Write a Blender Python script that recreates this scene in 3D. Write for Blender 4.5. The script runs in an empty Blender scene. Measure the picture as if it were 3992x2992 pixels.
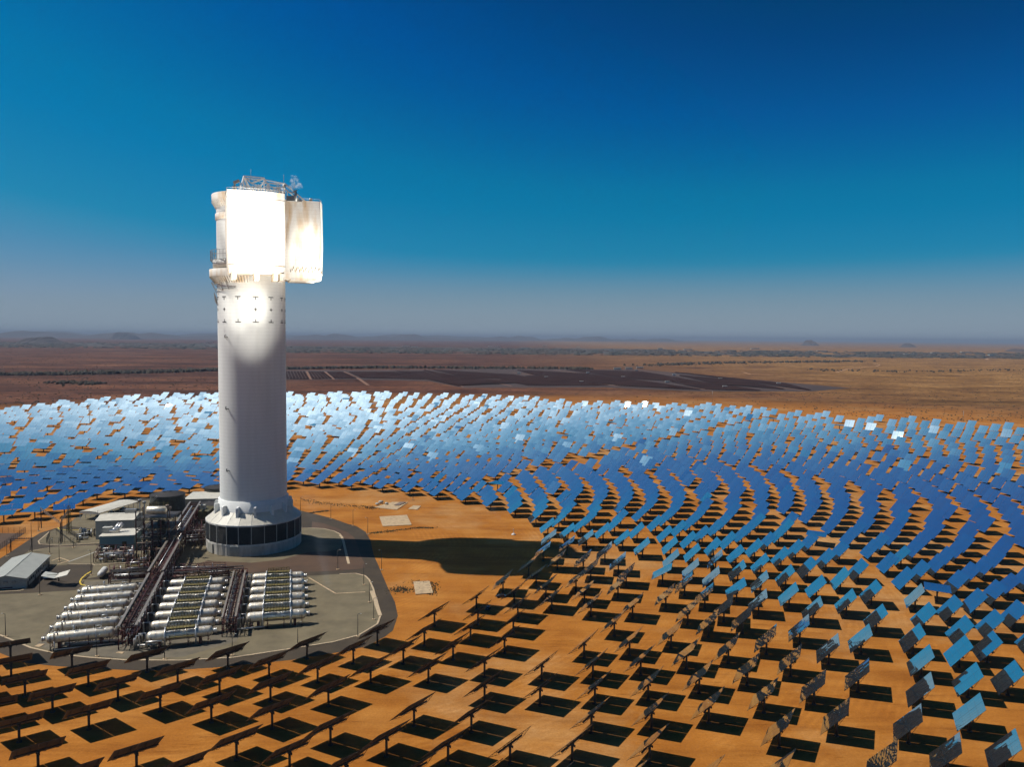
import bpy, math, random
from math import sin, cos, pi, radians, hypot, atan2
from mathutils import Vector, Matrix
random.seed(7)
S = bpy.context.scene
COL = S.collection
# ------------------------------------------------------------------ camera frame
HC, FPX, CX, CY = 118.0, 3040.0, 1996.0, 1496.0
PITCH, ROLL = radians(3.40), radians(0.50)
fwd = Vector((0, cos(PITCH), -sin(PITCH)))
r0 = Vector((1, 0, 0)); u0 = r0.cross(fwd)
cright = cos(ROLL) * r0 + sin(ROLL) * u0
cup = -sin(ROLL) * r0 + cos(ROLL) * u0
CAM = Vector((0, 0, HC))
def at(x, y, z=0.0):
    "ground (or height z) point surveyed from a photograph pixel"
    d = fwd + cright * ((x - CX) / FPX) + cup * ((CY - y) / FPX)
    t = (HC - z) / -d.z
    return Vector((d.x * t, d.y * t, z))
def px(p):
    v = Vector(p) - CAM; k = v.dot(fwd)
    if k <= 1: return (-9e9, -9e9, k)
    return (CX + FPX * v.dot(cright) / k, CY - FPX * v.dot(cup) / k, k)
def c3(x, y, z=0): return at(x * .3888, 1850 + y * .3888, z)
def c4(x, y, z=0): return at(130 + x * .5289, 2180 + y * .5289, z)
def c6(x, y, z=0): return at(1040 + x * .3165, 1870 + y * .3165, z)
def c7(x, y, z=0): return at(1000 + x * .5877, 1500 + y * .5877, z)

# ------------------------------------------------------------------ materials
def mat(name, col, rough=.6, metal=0., noise=0., scale=1., col2=None, bump=0., spec=.4, detail=4):
    m = bpy.data.materials.new(name); m.use_nodes = True
    nt = m.node_tree; b = nt.nodes['Principled BSDF']
    b.inputs['Roughness'].default_value = rough; b.inputs['Metallic'].default_value = metal
    b.inputs['Specular IOR Level'].default_value = spec
    b.inputs['Base Color'].default_value = (*col, 1)
    if noise or col2:
        g = nt.nodes.new('ShaderNodeNewGeometry')
        n = nt.nodes.new('ShaderNodeTexNoise'); n.inputs['Scale'].default_value = scale; n.inputs['Detail'].default_value = detail
        n.inputs['Roughness'].default_value = .6
        nt.links.new(g.outputs['Position'], n.inputs['Vector'])
        r = nt.nodes.new('ShaderNodeValToRGB')
        c2 = col2 if col2 else tuple(c * (1 - noise) for c in col)
        r.color_ramp.elements[0].position = .35; r.color_ramp.elements[0].color = (*c2, 1)
        r.color_ramp.elements[1].position = .65; r.color_ramp.elements[1].color = (*col, 1)
        nt.links.new(n.outputs['Fac'], r.inputs['Fac']); nt.links.new(r.outputs['Color'], b.inputs['Base Color'])
        if bump:
            bp = nt.nodes.new('ShaderNodeBump'); bp.inputs['Strength'].default_value = bump; bp.inputs['Distance'].default_value = .3
            nt.links.new(n.outputs['Fac'], bp.inputs['Height']); nt.links.new(bp.outputs['Normal'], b.inputs['Normal'])
    return m
M = {}
M['steel'] = mat('galvanised_steel', (.32, .32, .31), .5, .6, .2, 2)
M['darksteel'] = mat('dark_steel', (.055, .048, .042), .6, .3, .3, 2)
M['redsteel'] = mat('red_oxide_steel', (.10, .026, .020), .6, 0, .4, 1.5)
M['beam'] = mat('grey_cable_tray', (.27, .235, .195), .45, .3, .3, .8)
M['silver'] = mat('aluminium_cladding', (.80, .75, .64), .42, .65, .15, .6, (.58, .50, .37))
M['pipe'] = mat('clad_pipe', (.72, .70, .66), .35, .6, .2, 1)
M['brownpipe'] = mat('brown_pipe', (.28, .20, .14), .5, .2, .4, 1.5)
M['yellow'] = mat('yellow_grating', (.21, .165, .045), .7, 0, .6, 2.5)
M['white'] = mat('white_paint', (.62, .60, .55), .5, 0, .2, .6)
M['roofw'] = mat('white_sheet_roof', (.60, .56, .46), .5, 0, .15, .3)
M['roofg'] = mat('grey_sheet_roof', (.38, .38, .33), .5, .1, .12, .3)
M['wall'] = mat('light_wall', (.40, .39, .34), .7, 0, .15, .6)
M['glass'] = mat('dark_glass', (.03, .035, .04), .15, 0, spec=.6)
M['blacktank'] = mat('black_tank_sheet', (.040, .046, .040), .45, .2, .5, .5)
M['concrete'] = mat('concrete_slab', (.50, .36, .21), .85, 0, .35, .5)
M['kerb'] = mat('kerb_concrete', (.50, .38, .24), .8, 0, .25, 1.2)
M['yellowline'] = mat('yellow_kerb_paint', (.55, .38, .04), .7)
M['gravel'] = mat('grey_gravel', (.165, .134, .078), .95, 0, scale=.09, col2=(.112, .090, .052), detail=10)
M['asphalt'] = mat('asphalt', (.056, .039, .021), .9, 0, scale=.07, col2=(.034, .024, .014), detail=10)
M['brownasphalt'] = mat('dusty_asphalt', (.090, .050, .027), .9, 0, scale=.08, col2=(.064, .036, .020), detail=10)
M['green'] = mat('dry_green_scrub', (.10, .085, .035), .9, 0, .5, .5)
M['shrub'] = mat('dry_shrub', (.060, .045, .025), .95, 0, .4, .05)
M['farleaf'] = mat('distant_orchard', (.022, .030, .020), .95, 0, scale=.006, col2=(.075, .045, .028))
M['hill'] = mat('hill_rock', (.075, .050, .040), .95, 0, scale=.002, col2=(.045, .034, .028))
M['rubber'] = mat('tyre_rubber', (.02, .02, .02), .8)
M['carw'] = mat('white_car_paint', (.7, .7, .7), .25)
M['card'] = mat('dark_car_paint', (.03, .035, .045), .2)
M['pv'] = mat('dark_pv_glass', (.034, .018, .016), .95, .0, scale=.01, col2=(.022, .012, .012), spec=.0)
M['red'] = mat('red_lamp', (.35, .04, .02), .4)
M['mark'] = mat('black_marker', (.02, .02, .02), .7)
M['louvre'] = mat('dark_louvre', (.030, .029, .027), .5, .2, .4, .7)
M['teal'] = mat('teal_wall', (.16, .26, .26), .7)

def towermat(name, base, streak, sc=(.35, .35, .03)):
    m = bpy.data.materials.new(name); m.use_nodes = True
    nt = m.node_tree; b = nt.nodes['Principled BSDF']; b.inputs['Roughness'].default_value = .75
    b.inputs['Specular IOR Level'].default_value = .2
    g = nt.nodes.new('ShaderNodeNewGeometry'); mp = nt.nodes.new('ShaderNodeMapping'); mp.inputs['Scale'].default_value = sc
    n = nt.nodes.new('ShaderNodeTexNoise'); n.inputs['Scale'].default_value = 1; n.inputs['Detail'].default_value = 6
    r = nt.nodes.new('ShaderNodeValToRGB'); r.color_ramp.elements[0].position = .30; r.color_ramp.elements[0].color = (*streak, 1)
    r.color_ramp.elements[1].position = .58; r.color_ramp.elements[1].color = (*base, 1)
    nt.links.new(g.outputs['Position'], mp.inputs['Vector']); nt.links.new(mp.outputs['Vector'], n.inputs['Vector'])
    nt.links.new(n.outputs['Fac'], r.inputs['Fac'])
    w = nt.nodes.new('ShaderNodeTexWave'); w.bands_direction = 'Z'; w.inputs['Scale'].default_value = .16; w.inputs['Distortion'].default_value = .3
    nt.links.new(g.outputs['Position'], w.inputs['Vector'])
    rr = nt.nodes.new('ShaderNodeValToRGB'); rr.color_ramp.elements[0].position = 0; rr.color_ramp.elements[0].color = (.90, .90, .90, 1)
    rr.color_ramp.elements[1].position = .06; rr.color_ramp.elements[1].color = (1, 1, 1, 1)
    nt.links.new(w.outputs['Fac'], rr.inputs['Fac'])
    mx = nt.nodes.new('ShaderNodeMix'); mx.data_type = 'RGBA'; mx.blend_type = 'MULTIPLY'; mx.inputs[0].default_value = 1
    nt.links.new(r.outputs['Color'], mx.inputs[6]); nt.links.new(rr.outputs['Color'], mx.inputs[7])
    nt.links.new(mx.outputs[2], b.inputs['Base Color'])
    return m
M['tower'] = towermat('tower_concrete', (.74, .745, .71), (.69, .695, .655))
M['receiver'] = towermat('receiver_cladding', (.80, .77, .70), (.62, .45, .27), (.25, .25, .06))
M['basec'] = towermat('base_concrete', (.50, .48, .43), (.36, .34, .30), (.5, .5, .1))

def mirrormat():
    m = bpy.data.materials.new('mirror_glass'); m.use_nodes = True
    nt = m.node_tree; b = nt.nodes['Principled BSDF']
    b.inputs['Metallic'].default_value = 1; b.inputs['Roughness'].default_value = .015
    b.inputs['Base Color'].default_value = (.66, .88, .86, 1)
    d = nt.nodes.new('ShaderNodeBsdfDiffuse'); d.inputs['Color'].default_value = (.40, .42, .42, 1)
    mx = nt.nodes.new('ShaderNodeMixShader'); mx.inputs[0].default_value = .010
    gl = nt.nodes.new('ShaderNodeBsdfGlossy'); gl.inputs['Roughness'].default_value = .42; gl.inputs['Color'].default_value = (.56, .74, .86, 1)
    m2 = nt.nodes.new('ShaderNodeMixShader'); m2.inputs[0].default_value = .060
    nt.links.new(b.outputs[0], m2.inputs[1]); nt.links.new(gl.outputs[0], m2.inputs[2])
    nt.links.new(m2.outputs[0], mx.inputs[1]); nt.links.new(d.outputs[0], mx.inputs[2])
    nt.links.new(mx.outputs[0], nt.nodes['Material Output'].inputs['Surface'])
    return m
M['mirror'] = mirrormat()
M['mback'] = mat('mirror_back_paint', (.09, .07, .06), .7, 0, .3, 1)

# ------------------------------------------------------------------ mesh builder
class MB:
    def __init__(s): s.v = []; s.f = []; s.mi = []; s.sm = []; s.cur = 0; s.smooth = False
    def add(s, vs, fs, smooth=None):
        o = len(s.v); s.v += [tuple(v) for v in vs]
        for f in fs: s.f.append([o + i for i in f]); s.mi.append(s.cur); s.sm.append(s.smooth if smooth is None else smooth)
        return s
    def box(s, c, d, R=None):
        x, y, z = d[0] / 2, d[1] / 2, d[2] / 2
        vs = [Vector((a, b, e)) for a in (-x, x) for b in (-y, y) for e in (-z, z)]
        if R is not None:
            if not isinstance(R, Matrix): R = Matrix.Rotation(R, 3, 'Z')
            vs = [R @ v for v in vs]
        c = Vector(c)
        return s.add([v + c for v in vs], [(0, 1, 3, 2), (4, 6, 7, 5), (0, 4, 5, 1), (2, 3, 7, 6), (0, 2, 6, 4), (1, 5, 7, 3)], False)
    def bar(s, a, b, w, h=None):
        a, b = Vector(a), Vector(b); d = b - a; L = d.length
        if L < 1e-6: return s
        z = d / L; up = Vector((0, 0, 1)) if abs(z.z) < .95 else Vector((1, 0, 0))
        x = up.cross(z).normalized(); y = z.cross(x); h = h or w
        vs = [p + x * i * w / 2 + y * j * h / 2 for p in (a, b) for i, j in ((-1, -1), (1, -1), (1, 1), (-1, 1))]
        return s.add(vs, [(3, 2, 1, 0), (4, 5, 6, 7), (0, 1, 5, 4), (1, 2, 6, 5), (2, 3, 7, 6), (3, 0, 4, 7)], False)
    def tube(s, pts, r, n=8, cap=True, radii=None):
        pts = [Vector(p) for p in pts]; rings = []; o = len(s.v); vs = []; prevx = None
        for i, p in enumerate(pts):
            d = (pts[min(i + 1, len(pts) - 1)] - pts[max(i - 1, 0)]).normalized()
            up = Vector((0, 0, 1)) if abs(d.z) < .95 else Vector((1, 0, 0))
            x = up.cross(d).normalized()
            if prevx is not None:
                x = (prevx - d * prevx.dot(d)).normalized()
            prevx = x; y = d.cross(x); rr = radii[i] if radii else r
            vs += [p + (x * cos(2 * pi * k / n) + y * sin(2 * pi * k / n)) * rr for k in range(n)]
        fs = [(i * n + k, i * n + (k + 1) % n, (i + 1) * n + (k + 1) % n, (i + 1) * n + k) for i in range(len(pts) - 1) for k in range(n)]
        s.add(vs, fs, True)
        if cap:
            s.f.append([o + k for k in range(n)][::-1]); s.mi.append(s.cur); s.sm.append(False)
            s.f.append([o + (len(pts) - 1) * n + k for k in range(n)]); s.mi.append(s.cur); s.sm.append(False)
        return s
    def lathe(s, prof, n=48, c=(0, 0), smooth=True, a0=0, a1=2 * pi):
        full = abs(a1 - a0 - 2 * pi) < 1e-6; m = n if full else n + 1
        vs = [(c[0] + r * cos(a0 + (a1 - a0) * k / n), c[1] + r * sin(a0 + (a1 - a0) * k / n), z) for r, z in prof for k in range(m)]
        fs = []
        for i in range(len(prof) - 1):
            for k in range(n):
                k2 = (k + 1) % m if full else k + 1
                fs.append((i * m + k, i * m + k2, (i + 1) * m + k2, (i + 1) * m + k))
        return s.add(vs, fs, smooth)
    def prism(s, poly, z0, z1):
        n = len(poly); A = sum(poly[i][0] * poly[(i + 1) % n][1] - poly[(i + 1) % n][0] * poly[i][1] for i in range(n))
        if A < 0: poly = poly[::-1]
        vs = [(p[0], p[1], z0) for p in poly] + [(p[0], p[1], z1) for p in poly]
        fs = [tuple(range(n))[::-1], tuple(range(n, 2 * n))] + [(i, (i + 1) % n, n + (i + 1) % n, n + i) for i in range(n)]
        return s.add(vs, fs, False)
    def build(s, name, m, parent=None, loc=None, rotz=None):
        me = bpy.data.meshes.new(name); me.from_pydata(s.v, [], s.f)
        for x in (m if isinstance(m, (list, tuple)) else [m]): me.materials.append(x)
        me.polygons.foreach_set('material_index', s.mi); me.polygons.foreach_set('use_smooth', s.sm); me.update()
        o = bpy.data.objects.new(name, me); COL.objects.link(o)
        if parent: o.parent = parent
        if loc is not None: o.location = loc
        if rotz is not None: o.rotation_euler.z = rotz
        return o
def tag(o, label=None, cat=None, group=None, kind=None):
    if label: o['label'] = label
    if cat: o['category'] = cat
    if group: o['group'] = group
    if kind: o['kind'] = kind
    return o
def empty(name, loc=(0, 0, 0), rz=0):
    o = bpy.data.objects.new(name, None); COL.objects.link(o); o.location = loc; o.rotation_euler.z = rz
    o.empty_display_size = 1; return o
def kids(o): return [c for c in bpy.data.objects if c.parent == o]
def copy_tree(o, tree=None):
    c = o.copy(); COL.objects.link(c)
    for ch, sub in (tree or []):
        d = copy_tree(ch, sub); d.parent = c
    return c
def tree_of(o): return [(k, tree_of(k)) for k in kids(o)]
def structure(name, mb, m):
    return tag(mb.build(name, m), kind='structure')

# ------------------------------------------------------------------ sun, sky
SAZ, SEL = radians(-5.7), radians(53.0)            # direction shadows fall, elevation
SUN = Vector((-cos(SEL) * cos(SAZ), -cos(SEL) * sin(SAZ), sin(SEL)))
TW = Vector((-144.6, 434.0, 0))
# ------------------------------------------------------------------ ground
def polysheet(name, pts, z, m, thick=0):
    mb = MB()
    P = [(p[0], p[1]) for p in pts]
    n = len(P); A = sum(P[i][0] * P[(i + 1) % n][1] - P[(i + 1) % n][0] * P[i][1] for i in range(n))
    if A < 0: P = P[::-1]
    if thick:
        mb.prism(P, z - thick, z)
    else:
        mb.add([(p[0], p[1], z) for p in P], [tuple(range(n))])
    return structure(name, mb, m)
def groundmat():
    m = bpy.data.materials.new('desert_ground'); m.use_nodes = True
    nt = m.node_tree; L = nt.links; N = nt.nodes; b = N['Principled BSDF']; b.inputs['Roughness'].default_value = .95
    b.inputs['Specular IOR Level'].default_value = .1
    g = N.new('ShaderNodeNewGeometry')
    def noise(sc, det=5, rough=.6, mapping=None):
        n = N.new('ShaderNodeTexNoise'); n.inputs['Scale'].default_value = sc; n.inputs['Detail'].default_value = det; n.inputs['Roughness'].default_value = rough
        if mapping:
            mp = N.new('ShaderNodeMapping'); mp.inputs['Scale'].default_value = mapping; mp.inputs['Rotation'].default_value = (0, 0, .12)
            L.new(g.outputs['Position'], mp.inputs['Vector']); L.new(mp.outputs['Vector'], n.inputs['Vector'])
        else: L.new(g.outputs['Position'], n.inputs['Vector'])
        return n.outputs['Fac']
    def ramp(f, *st):
        r = N.new('ShaderNodeValToRGB'); e = r.color_ramp.elements
        e[0].position, e[0].color = st[0][0], (*st[0][1], 1); e[1].position, e[1].color = st[-1][0], (*st[-1][1], 1)
        for p, c in st[1:-1]:
            q = e.new(p); q.color = (*c, 1)
        L.new(f, r.inputs['Fac']); return r.outputs['Color']
    def mix(f, a, c, mode='MIX'):
        x = N.new('ShaderNodeMix'); x.data_type = 'RGBA'; x.blend_type = mode
        if isinstance(f, float): x.inputs[0].default_value = f
        else: L.new(f, x.inputs[0])
        L.new(a, x.inputs[6]); L.new(c, x.inputs[7]); return x.outputs[2]
    # cleared sand of the field
    sand = ramp(noise(.035, 8, .65), (.3, (.29, .102, .014)), (.5, (.36, .139, .022)), (.7, (.43, .188, .040)))
    sand = mix(ramp(noise(.007, 7, .68), (.50, (0, 0, 0)), (.66, (.75, .75, .75))), sand, ramp(noise(.12, 5, .7), (.3, (.36, .20, .075)), (.7, (.50, .31, .14))))
    streak = ramp(noise(.05, 6, .7, (.25, 2.2, 1)), (.30, (.72, .66, .60)), (.55, (1, 1, 1)), (.8, (1.10, 1.07, 1.03)))
    sand = mix(1.0, sand, streak, 'MULTIPLY')
    fine = ramp(noise(1.3, 3, .7), (.3, (.84, .82, .80)), (.65, (1.08, 1.07, 1.06)))
    sand = mix(1.0, sand, fine, 'MULTIPLY')
    dst = N.new('ShaderNodeVectorMath'); dst.operation = 'DISTANCE'; dst.inputs[1].default_value = (TW.x, TW.y, 0); L.new(g.outputs['Position'], dst.inputs[0])
    wv = N.new('ShaderNodeMath'); wv.operation = 'MULTIPLY_ADD'; wv.inputs[1].default_value = 6.0; L.new(noise(.02, 3), wv.inputs[0]); L.new(dst.outputs['Value'], wv.inputs[2])
    w1 = N.new('ShaderNodeMath'); w1.operation = 'MULTIPLY'; w1.inputs[1].default_value = 2 * pi / 2.8; L.new(wv.outputs[0], w1.inputs[0])
    w2 = N.new('ShaderNodeMath'); w2.operation = 'SINE'; L.new(w1.outputs[0], w2.inputs[0])
    w3 = N.new('ShaderNodeMath'); w3.operation = 'MULTIPLY_ADD'; w3.inputs[1].default_value = .5; w3.inputs[2].default_value = .5; L.new(w2.outputs[0], w3.inputs[0])
    w4 = N.new('ShaderNodeMath'); w4.operation = 'MULTIPLY'; L.new(w3.outputs[0], w4.inputs[0]); L.new(ramp(noise(.03, 4), (.45, (0, 0, 0)), (.62, (1, 1, 1))), w4.inputs[1])
    sand = mix(1.0, sand, ramp(w4.outputs[0], (.2, (1, 1, 1)), (.9, (1.12, 1.14, 1.18))), 'MULTIPLY')
    tyre = ramp(noise(.11, 7, .75, (.5, 3.0, 1)), (.33, (.70, .66, .62)), (.43, (1, 1, 1)))
    sand = mix(1.0, sand, tyre, 'MULTIPLY')
    # natural plain
    plain = ramp(noise(.0035, 8, .62), (.34, (.078, .030, .015)), (.5, (.135, .053, .026)), (.66, (.20, .088, .042)))
    bands = ramp(noise(.0022, 9, .72, (.35, 2.6, 1)), (.38, (.34, .31, .33)), (.50, (.88, .86, .86)), (.66, (1.25, 1.25, 1.2)))
    plain = mix(1.0, plain, bands, 'MULTIPLY')
    sx_ = N.new('ShaderNodeSeparateXYZ'); L.new(g.outputs['Position'], sx_.inputs[0])
    ratio = N.new('ShaderNodeMath'); ratio.operation = 'MULTIPLY_ADD'; ratio.inputs[1].default_value = .00085; L.new(sx_.outputs['X'], ratio.inputs[0]); L.new(noise(.0012, 5), ratio.inputs[2])
    east = N.new('ShaderNodeMapRange'); east.inputs['From Min'].default_value = .45; east.inputs['From Max'].default_value = 1.7; L.new(ratio.outputs[0], east.inputs['Value'])
    tan = ramp(noise(.006, 8, .62), (.34, (.17, .080, .022)), (.5, (.27, .135, .036)), (.66, (.36, .195, .065)))
    plain = mix(east.outputs['Result'], plain, tan)
    fs_ = ramp(noise(.010, 10, .78, (.45, 1.6, 1)), (.40, (.50, .46, .46)), (.50, (.98, .97, .97)), (.62, (1.15, 1.15, 1.12)))
    plain = mix(1.0, plain, fs_, 'MULTIPLY')
    spots = ramp(noise(.055, 6, .75), (.40, (.45, .44, .42)), (.52, (1, 1, 1)))
    plain = mix(1.0, plain, spots, 'MULTIPLY')
    # distance from tower decides which
    sub = N.new('ShaderNodeVectorMath'); sub.operation = 'DISTANCE'; sub.inputs[1].default_value = (TW.x + 150, TW.y - 60, 0)
    L.new(g.outputs['Position'], sub.inputs[0])
    wob = N.new('ShaderNodeMath'); wob.operation = 'MULTIPLY_ADD'; wob.inputs[1].default_value = 260; L.new(noise(.004, 4), wob.inputs[0]); L.new(sub.outputs['Value'], wob.inputs[2])
    mr = N.new('ShaderNodeMapRange'); mr.inputs['From Min'].default_value = 1180; mr.inputs['From Max'].default_value = 1420
    L.new(wob.outputs[0], mr.inputs['Value'])
    col = mix(mr.outputs['Result'], sand, plain)
    L.new(col, b.inputs['Base Color'])
    bp = N.new('ShaderNodeBump'); bp.inputs['Strength'].default_value = .35; bp.inputs['Distance'].default_value = .25
    L.new(noise(.6, 6, .7), bp.inputs['Height']); L.new(bp.outputs['Normal'], b.inputs['Normal'])
    return m
mb = MB(); R_ = 75000
mb.add([(-R_, -3000, 0), (R_, -3000, 0), (R_, R_, 0), (-R_, R_, 0)], [(0, 1, 2, 3)])
structure('ground', mb, groundmat())

# yard sheets --------------------------------------------------------
o_ = at
road_outer = [o_(-400, 2450), o_(0, 2548), o_(98, 2587), o_(229, 2600), o_(343, 2607), o_(556, 2617), o_(700, 2614), o_(850, 2604), o_(994, 2590), o_(1138, 2575),
              o_(1321, 2545), o_(1430, 2522), o_(1500, 2485), o_(1532, 2460), o_(1551, 2403), o_(1540, 2350), o_(1515, 2300), o_(1483, 2225), o_(1455, 2160), o_(1445, 2110), o_(1425, 2075), o_(1390, 2053),
              o_(1356, 2044), o_(1293, 2022), o_(1230, 2006), o_(1176, 1993), o_(1100, 1975), o_(1000, 1968), o_(860, 1958), o_(700, 1946), o_(560, 1940), o_(470, 1943), c3(800, 420), c3(640, 520), c3(500, 560), c3(400, 590), c3(290, 660), c3(200, 720), c3(60, 810), c3(-40, 870), c3(-900, 1000)]
polysheet('ring_road', road_outer, .02, M['asphalt'])
yard = [o_(-400, 2420), o_(0, 2478), o_(121, 2528), o_(229, 2553), o_(350, 2566), o_(490, 2576), o_(700, 2577), o_(909, 2566), o_(1158, 2528), o_(1300, 2505), o_(1400, 2478), o_(1471, 2435), o_(1484, 2400), o_(1468, 2340), o_(1461, 2320),
        o_(1455, 2297), o_(1439, 2262), o_(1423, 2247), o_(1388, 2238), o_(1325, 2240), o_(1205, 2247), o_(1130, 2252), o_(700, 2262), o_(330, 2262), c3(830, 1120), c3(760, 1165), c3(300, 1195), c3(-200, 1215), c3(-900, 1230)]
polysheet('gravel_yard', yard, .04, M['gravel'])
polysheet('tank_pad', [c4(20, 640), c4(200, 700), c4(640, 735), c4(1100, 725), c4(1500, 610), c4(1560, 480), c4(1620, 120), c4(1500, 85), c4(400, 170), c4(200, 400)], .055, mat('oily_gravel', (.15, .125, .085), .9, 0, scale=.2, col2=(.10, .085, .06), detail=8))
brown = [o_(760, 2190), o_(900, 2190), o_(1000, 2190), o_(1120, 2178), o_(1180, 2150), o_(1210, 2100), c6(560, 520), c6(700, 545), c6(860, 600), c6(1000, 660), c6(1080, 720), c6(1115, 800), c6(1150, 920), c6(1200, 1030), c6(1210, 1090), c6(1100, 1110), c6(800, 1130), c6(300, 1150), o_(1050, 2230), o_(900, 2236), o_(730, 2240), o_(700, 2215)]
polysheet('inner_road', brown, .045, M['brownasphalt'])
polysheet('tower_pad', [o_(760, 2040), o_(760, 2180), o_(840, 2190), o_(980, 2196), o_(1100, 2184), c6(500, 900), c6(760, 890), c6(900, 860), c6(945, 770), c6(930, 710), c6(900, 675), c6(830, 640), c6(700, 610), c6(560, 600), c6(430, 605), c6(300, 560), o_(1000, 2020)], .06, M['gravel'])
# left yards
polysheet('west_yard', [c3(-200, 1010), c3(0, 960), c3(290, 770), c3(480, 740), c3(960, 715), c3(1090, 740), c3(1150, 850), c3(940, 905), c3(690, 905), c3(400, 940), c3(300, 1100), c3(-100, 1150)], .05, M['gravel'])
polysheet('gravel_island', [c3(400, 690), c3(385, 670), c3(470, 600), c3(560, 545), c3(720, 560), c3(1000, 570), c3(1120, 600), c3(1120, 690), c3(600, 715)], .05, M['gravel'])
polysheet('canopy_yard', [c3(690, 520), c3(740, 450), c3(900, 360), c3(1300, 280), c3(1500, 260), c3(1520, 420), c3(1350, 520), c3(1000, 560)], .05, M['gravel'])
polysheet('process_pad', [c3(940, 900), c3(1000, 720), c3(1340, 600), c3(1500, 400), c3(1900, 330), c3(2250, 330), c3(2250, 700), c3(2100, 860), c3(1900, 930), c3(1300, 960), c3(830, 1060), c3(800, 1110), c3(920, 1000)], .055, M['gravel'])
# kerbs
def strip(pts, w, h, name, m, label=None, cat=None):
    mb = MB()
    pts = [Vector((p[0], p[1], 0)) for p in pts]
    for a, b in zip(pts, pts[1:]):
        d = (b - a).normalized() * (w * .2)
        mb.bar(a - d + Vector((0, 0, h / 2)), b + d + Vector((0, 0, h / 2)), w, h)
        h += .003
    o = mb.build(name, m)
    return tag(o, label, cat) if label else tag(o, kind='structure')
strip(yard[1:20], .7, .14, 'kerb', M['kerb'])
strip([c6(430, 605), c6(560, 600), c6(700, 610), c6(830, 640), c6(900, 675), c6(925, 705), c6(930, 712)], .6, .14, 'kerb', M['kerb'])
strip([c6(900, 690), c6(925, 712), c6(945, 770), c6(975, 900), c6(1010, 1040)], 1.3, .10, 'drain_channel', M['kerb'])
strip([c6(520, 1215), c6(850, 1410), c6(1210, 1390)], .7, .10, 'drain_channel', M['concrete'])
strip([c3(395, 700), c3(385, 672), c3(470, 600), c3(500, 575)], .6, .14, 'kerb', M['kerb'])
strip([c3(395, 702), c3(600, 718), c3(1000, 690)], .6, .14, 'kerb', M['kerb'])
strip([c3(290, 775), c3(500, 738), c3(960, 715)], .4, .14, 'kerb', M['kerb'])
strip([c3(500, 930), c3(690, 870), c3(600, 840), c3(520, 870)], .8, .12, 'drain_channel', M['concrete'])
strip([c3(690, 880), c3(960, 780)], .8, .10, 'drain_channel', M['wall'])
strip([c3(690, 905), c3(930, 905), c3(950, 915), c3(1080, 900), c3(1300, 890)], .5, .14, 'kerb', M['kerb'])
strip([c3(915, 975), c3(860, 1010), c3(815, 1050), c3(800, 1085), c3(815, 1110), c3(860, 1120)], .7, .14, 'kerb', M['yellowline'])
strip([c3(580, 535), c3(590, 550), c3(650, 560), c3(960, 560)], .6, .14, 'kerb', M['yellowline'])
strip([c3(0, 1180), c3(200, 1170), c3(270, 1145)], .6, .14, 'kerb', M['kerb'])
strip([o_(1449, 2308), o_(1462, 2345), o_(1482, 2402)], 1.6, .25, 'kerb', M['kerb'])

def slab(q, label, h=.35, m='concrete'):
    mb = MB(); mb.prism([(p[0], p[1]) for p in q], 0, h)
    tag(mb.build('concrete_slab', M[m]), label, 'slab')
slab([c7(815, 880), c7(998, 869), c7(1030, 935), c7(838, 944)], 'larger pale square concrete slab on bare sand right of the tower')
slab([c7(905, 782), c7(1004, 785), c7(930, 834), c7(780, 818)], 'pale foundation slab with boulders on its corner beyond the tower')
slab([c7(1040, 806), c7(1090, 808), c7(1068, 833), c7(1004, 830)], 'small pale rectangular slab beside the slab with boulders')
slab([c7(1040, 1312), c7(1148, 1308), c7(1172, 1388), c7(1055, 1397)], 'pale weathered slab on sand below the tower shadow')
slab([c4(5, 650), c4(40, 630), c4(85, 632), c4(45, 655)], 'small ochre slab at the left corner of the tank yard kerb', .2)
slab([c4(130, 680), c4(155, 670), c4(190, 672), c4(160, 686)], 'small ochre slab by the kerb below the front left tank', .2)
slab([c4(610, 695), c4(625, 688), c4(668, 690), c4(655, 706)], 'small ochre footing slab under the foot of the long pipe rack', .2)
mb = MB(); mb.prism([(p[0], p[1]) for p in (c7(955, 786), c7(990, 788), c7(945, 808), c7(912, 806))], .36, .8)
tag(mb.build('foundation_box', M['brownpipe']), 'brown rectangular foundation box on the slab with boulders', 'foundation')
def rock(p, r, label):
    mb = MB(); mb.smooth = True; prof = []
    n = 9; vs = []; fs = []
    for i in range(6):
        t = pi * i / 5
        for k in range(n):
            rr = r * (1 + random.uniform(-.2, .2)); vs.append((p[0] + rr * sin(t) * cos(2 * pi * k / n), p[1] + rr * .8 * sin(t) * sin(2 * pi * k / n), .3 + r * .5 * (1 + cos(t))))
    for i in range(5):
        for k in range(n): fs.append((i * n + k, (i + 1) * n + k, (i + 1) * n + (k + 1) % n, i * n + (k + 1) % n))
    mb.add(vs, fs); tag(mb.build('boulder', M['wall']), label, 'boulder')
rock(c7(802, 803), 1.6, 'leftmost grey boulder on the corner of the far slab')
rock(c7(825, 791), 1.9, 'largest grey boulder between two others on the far slab')
rock(c7(862, 799), 1.5, 'rightmost grey boulder on the far slab')
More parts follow.
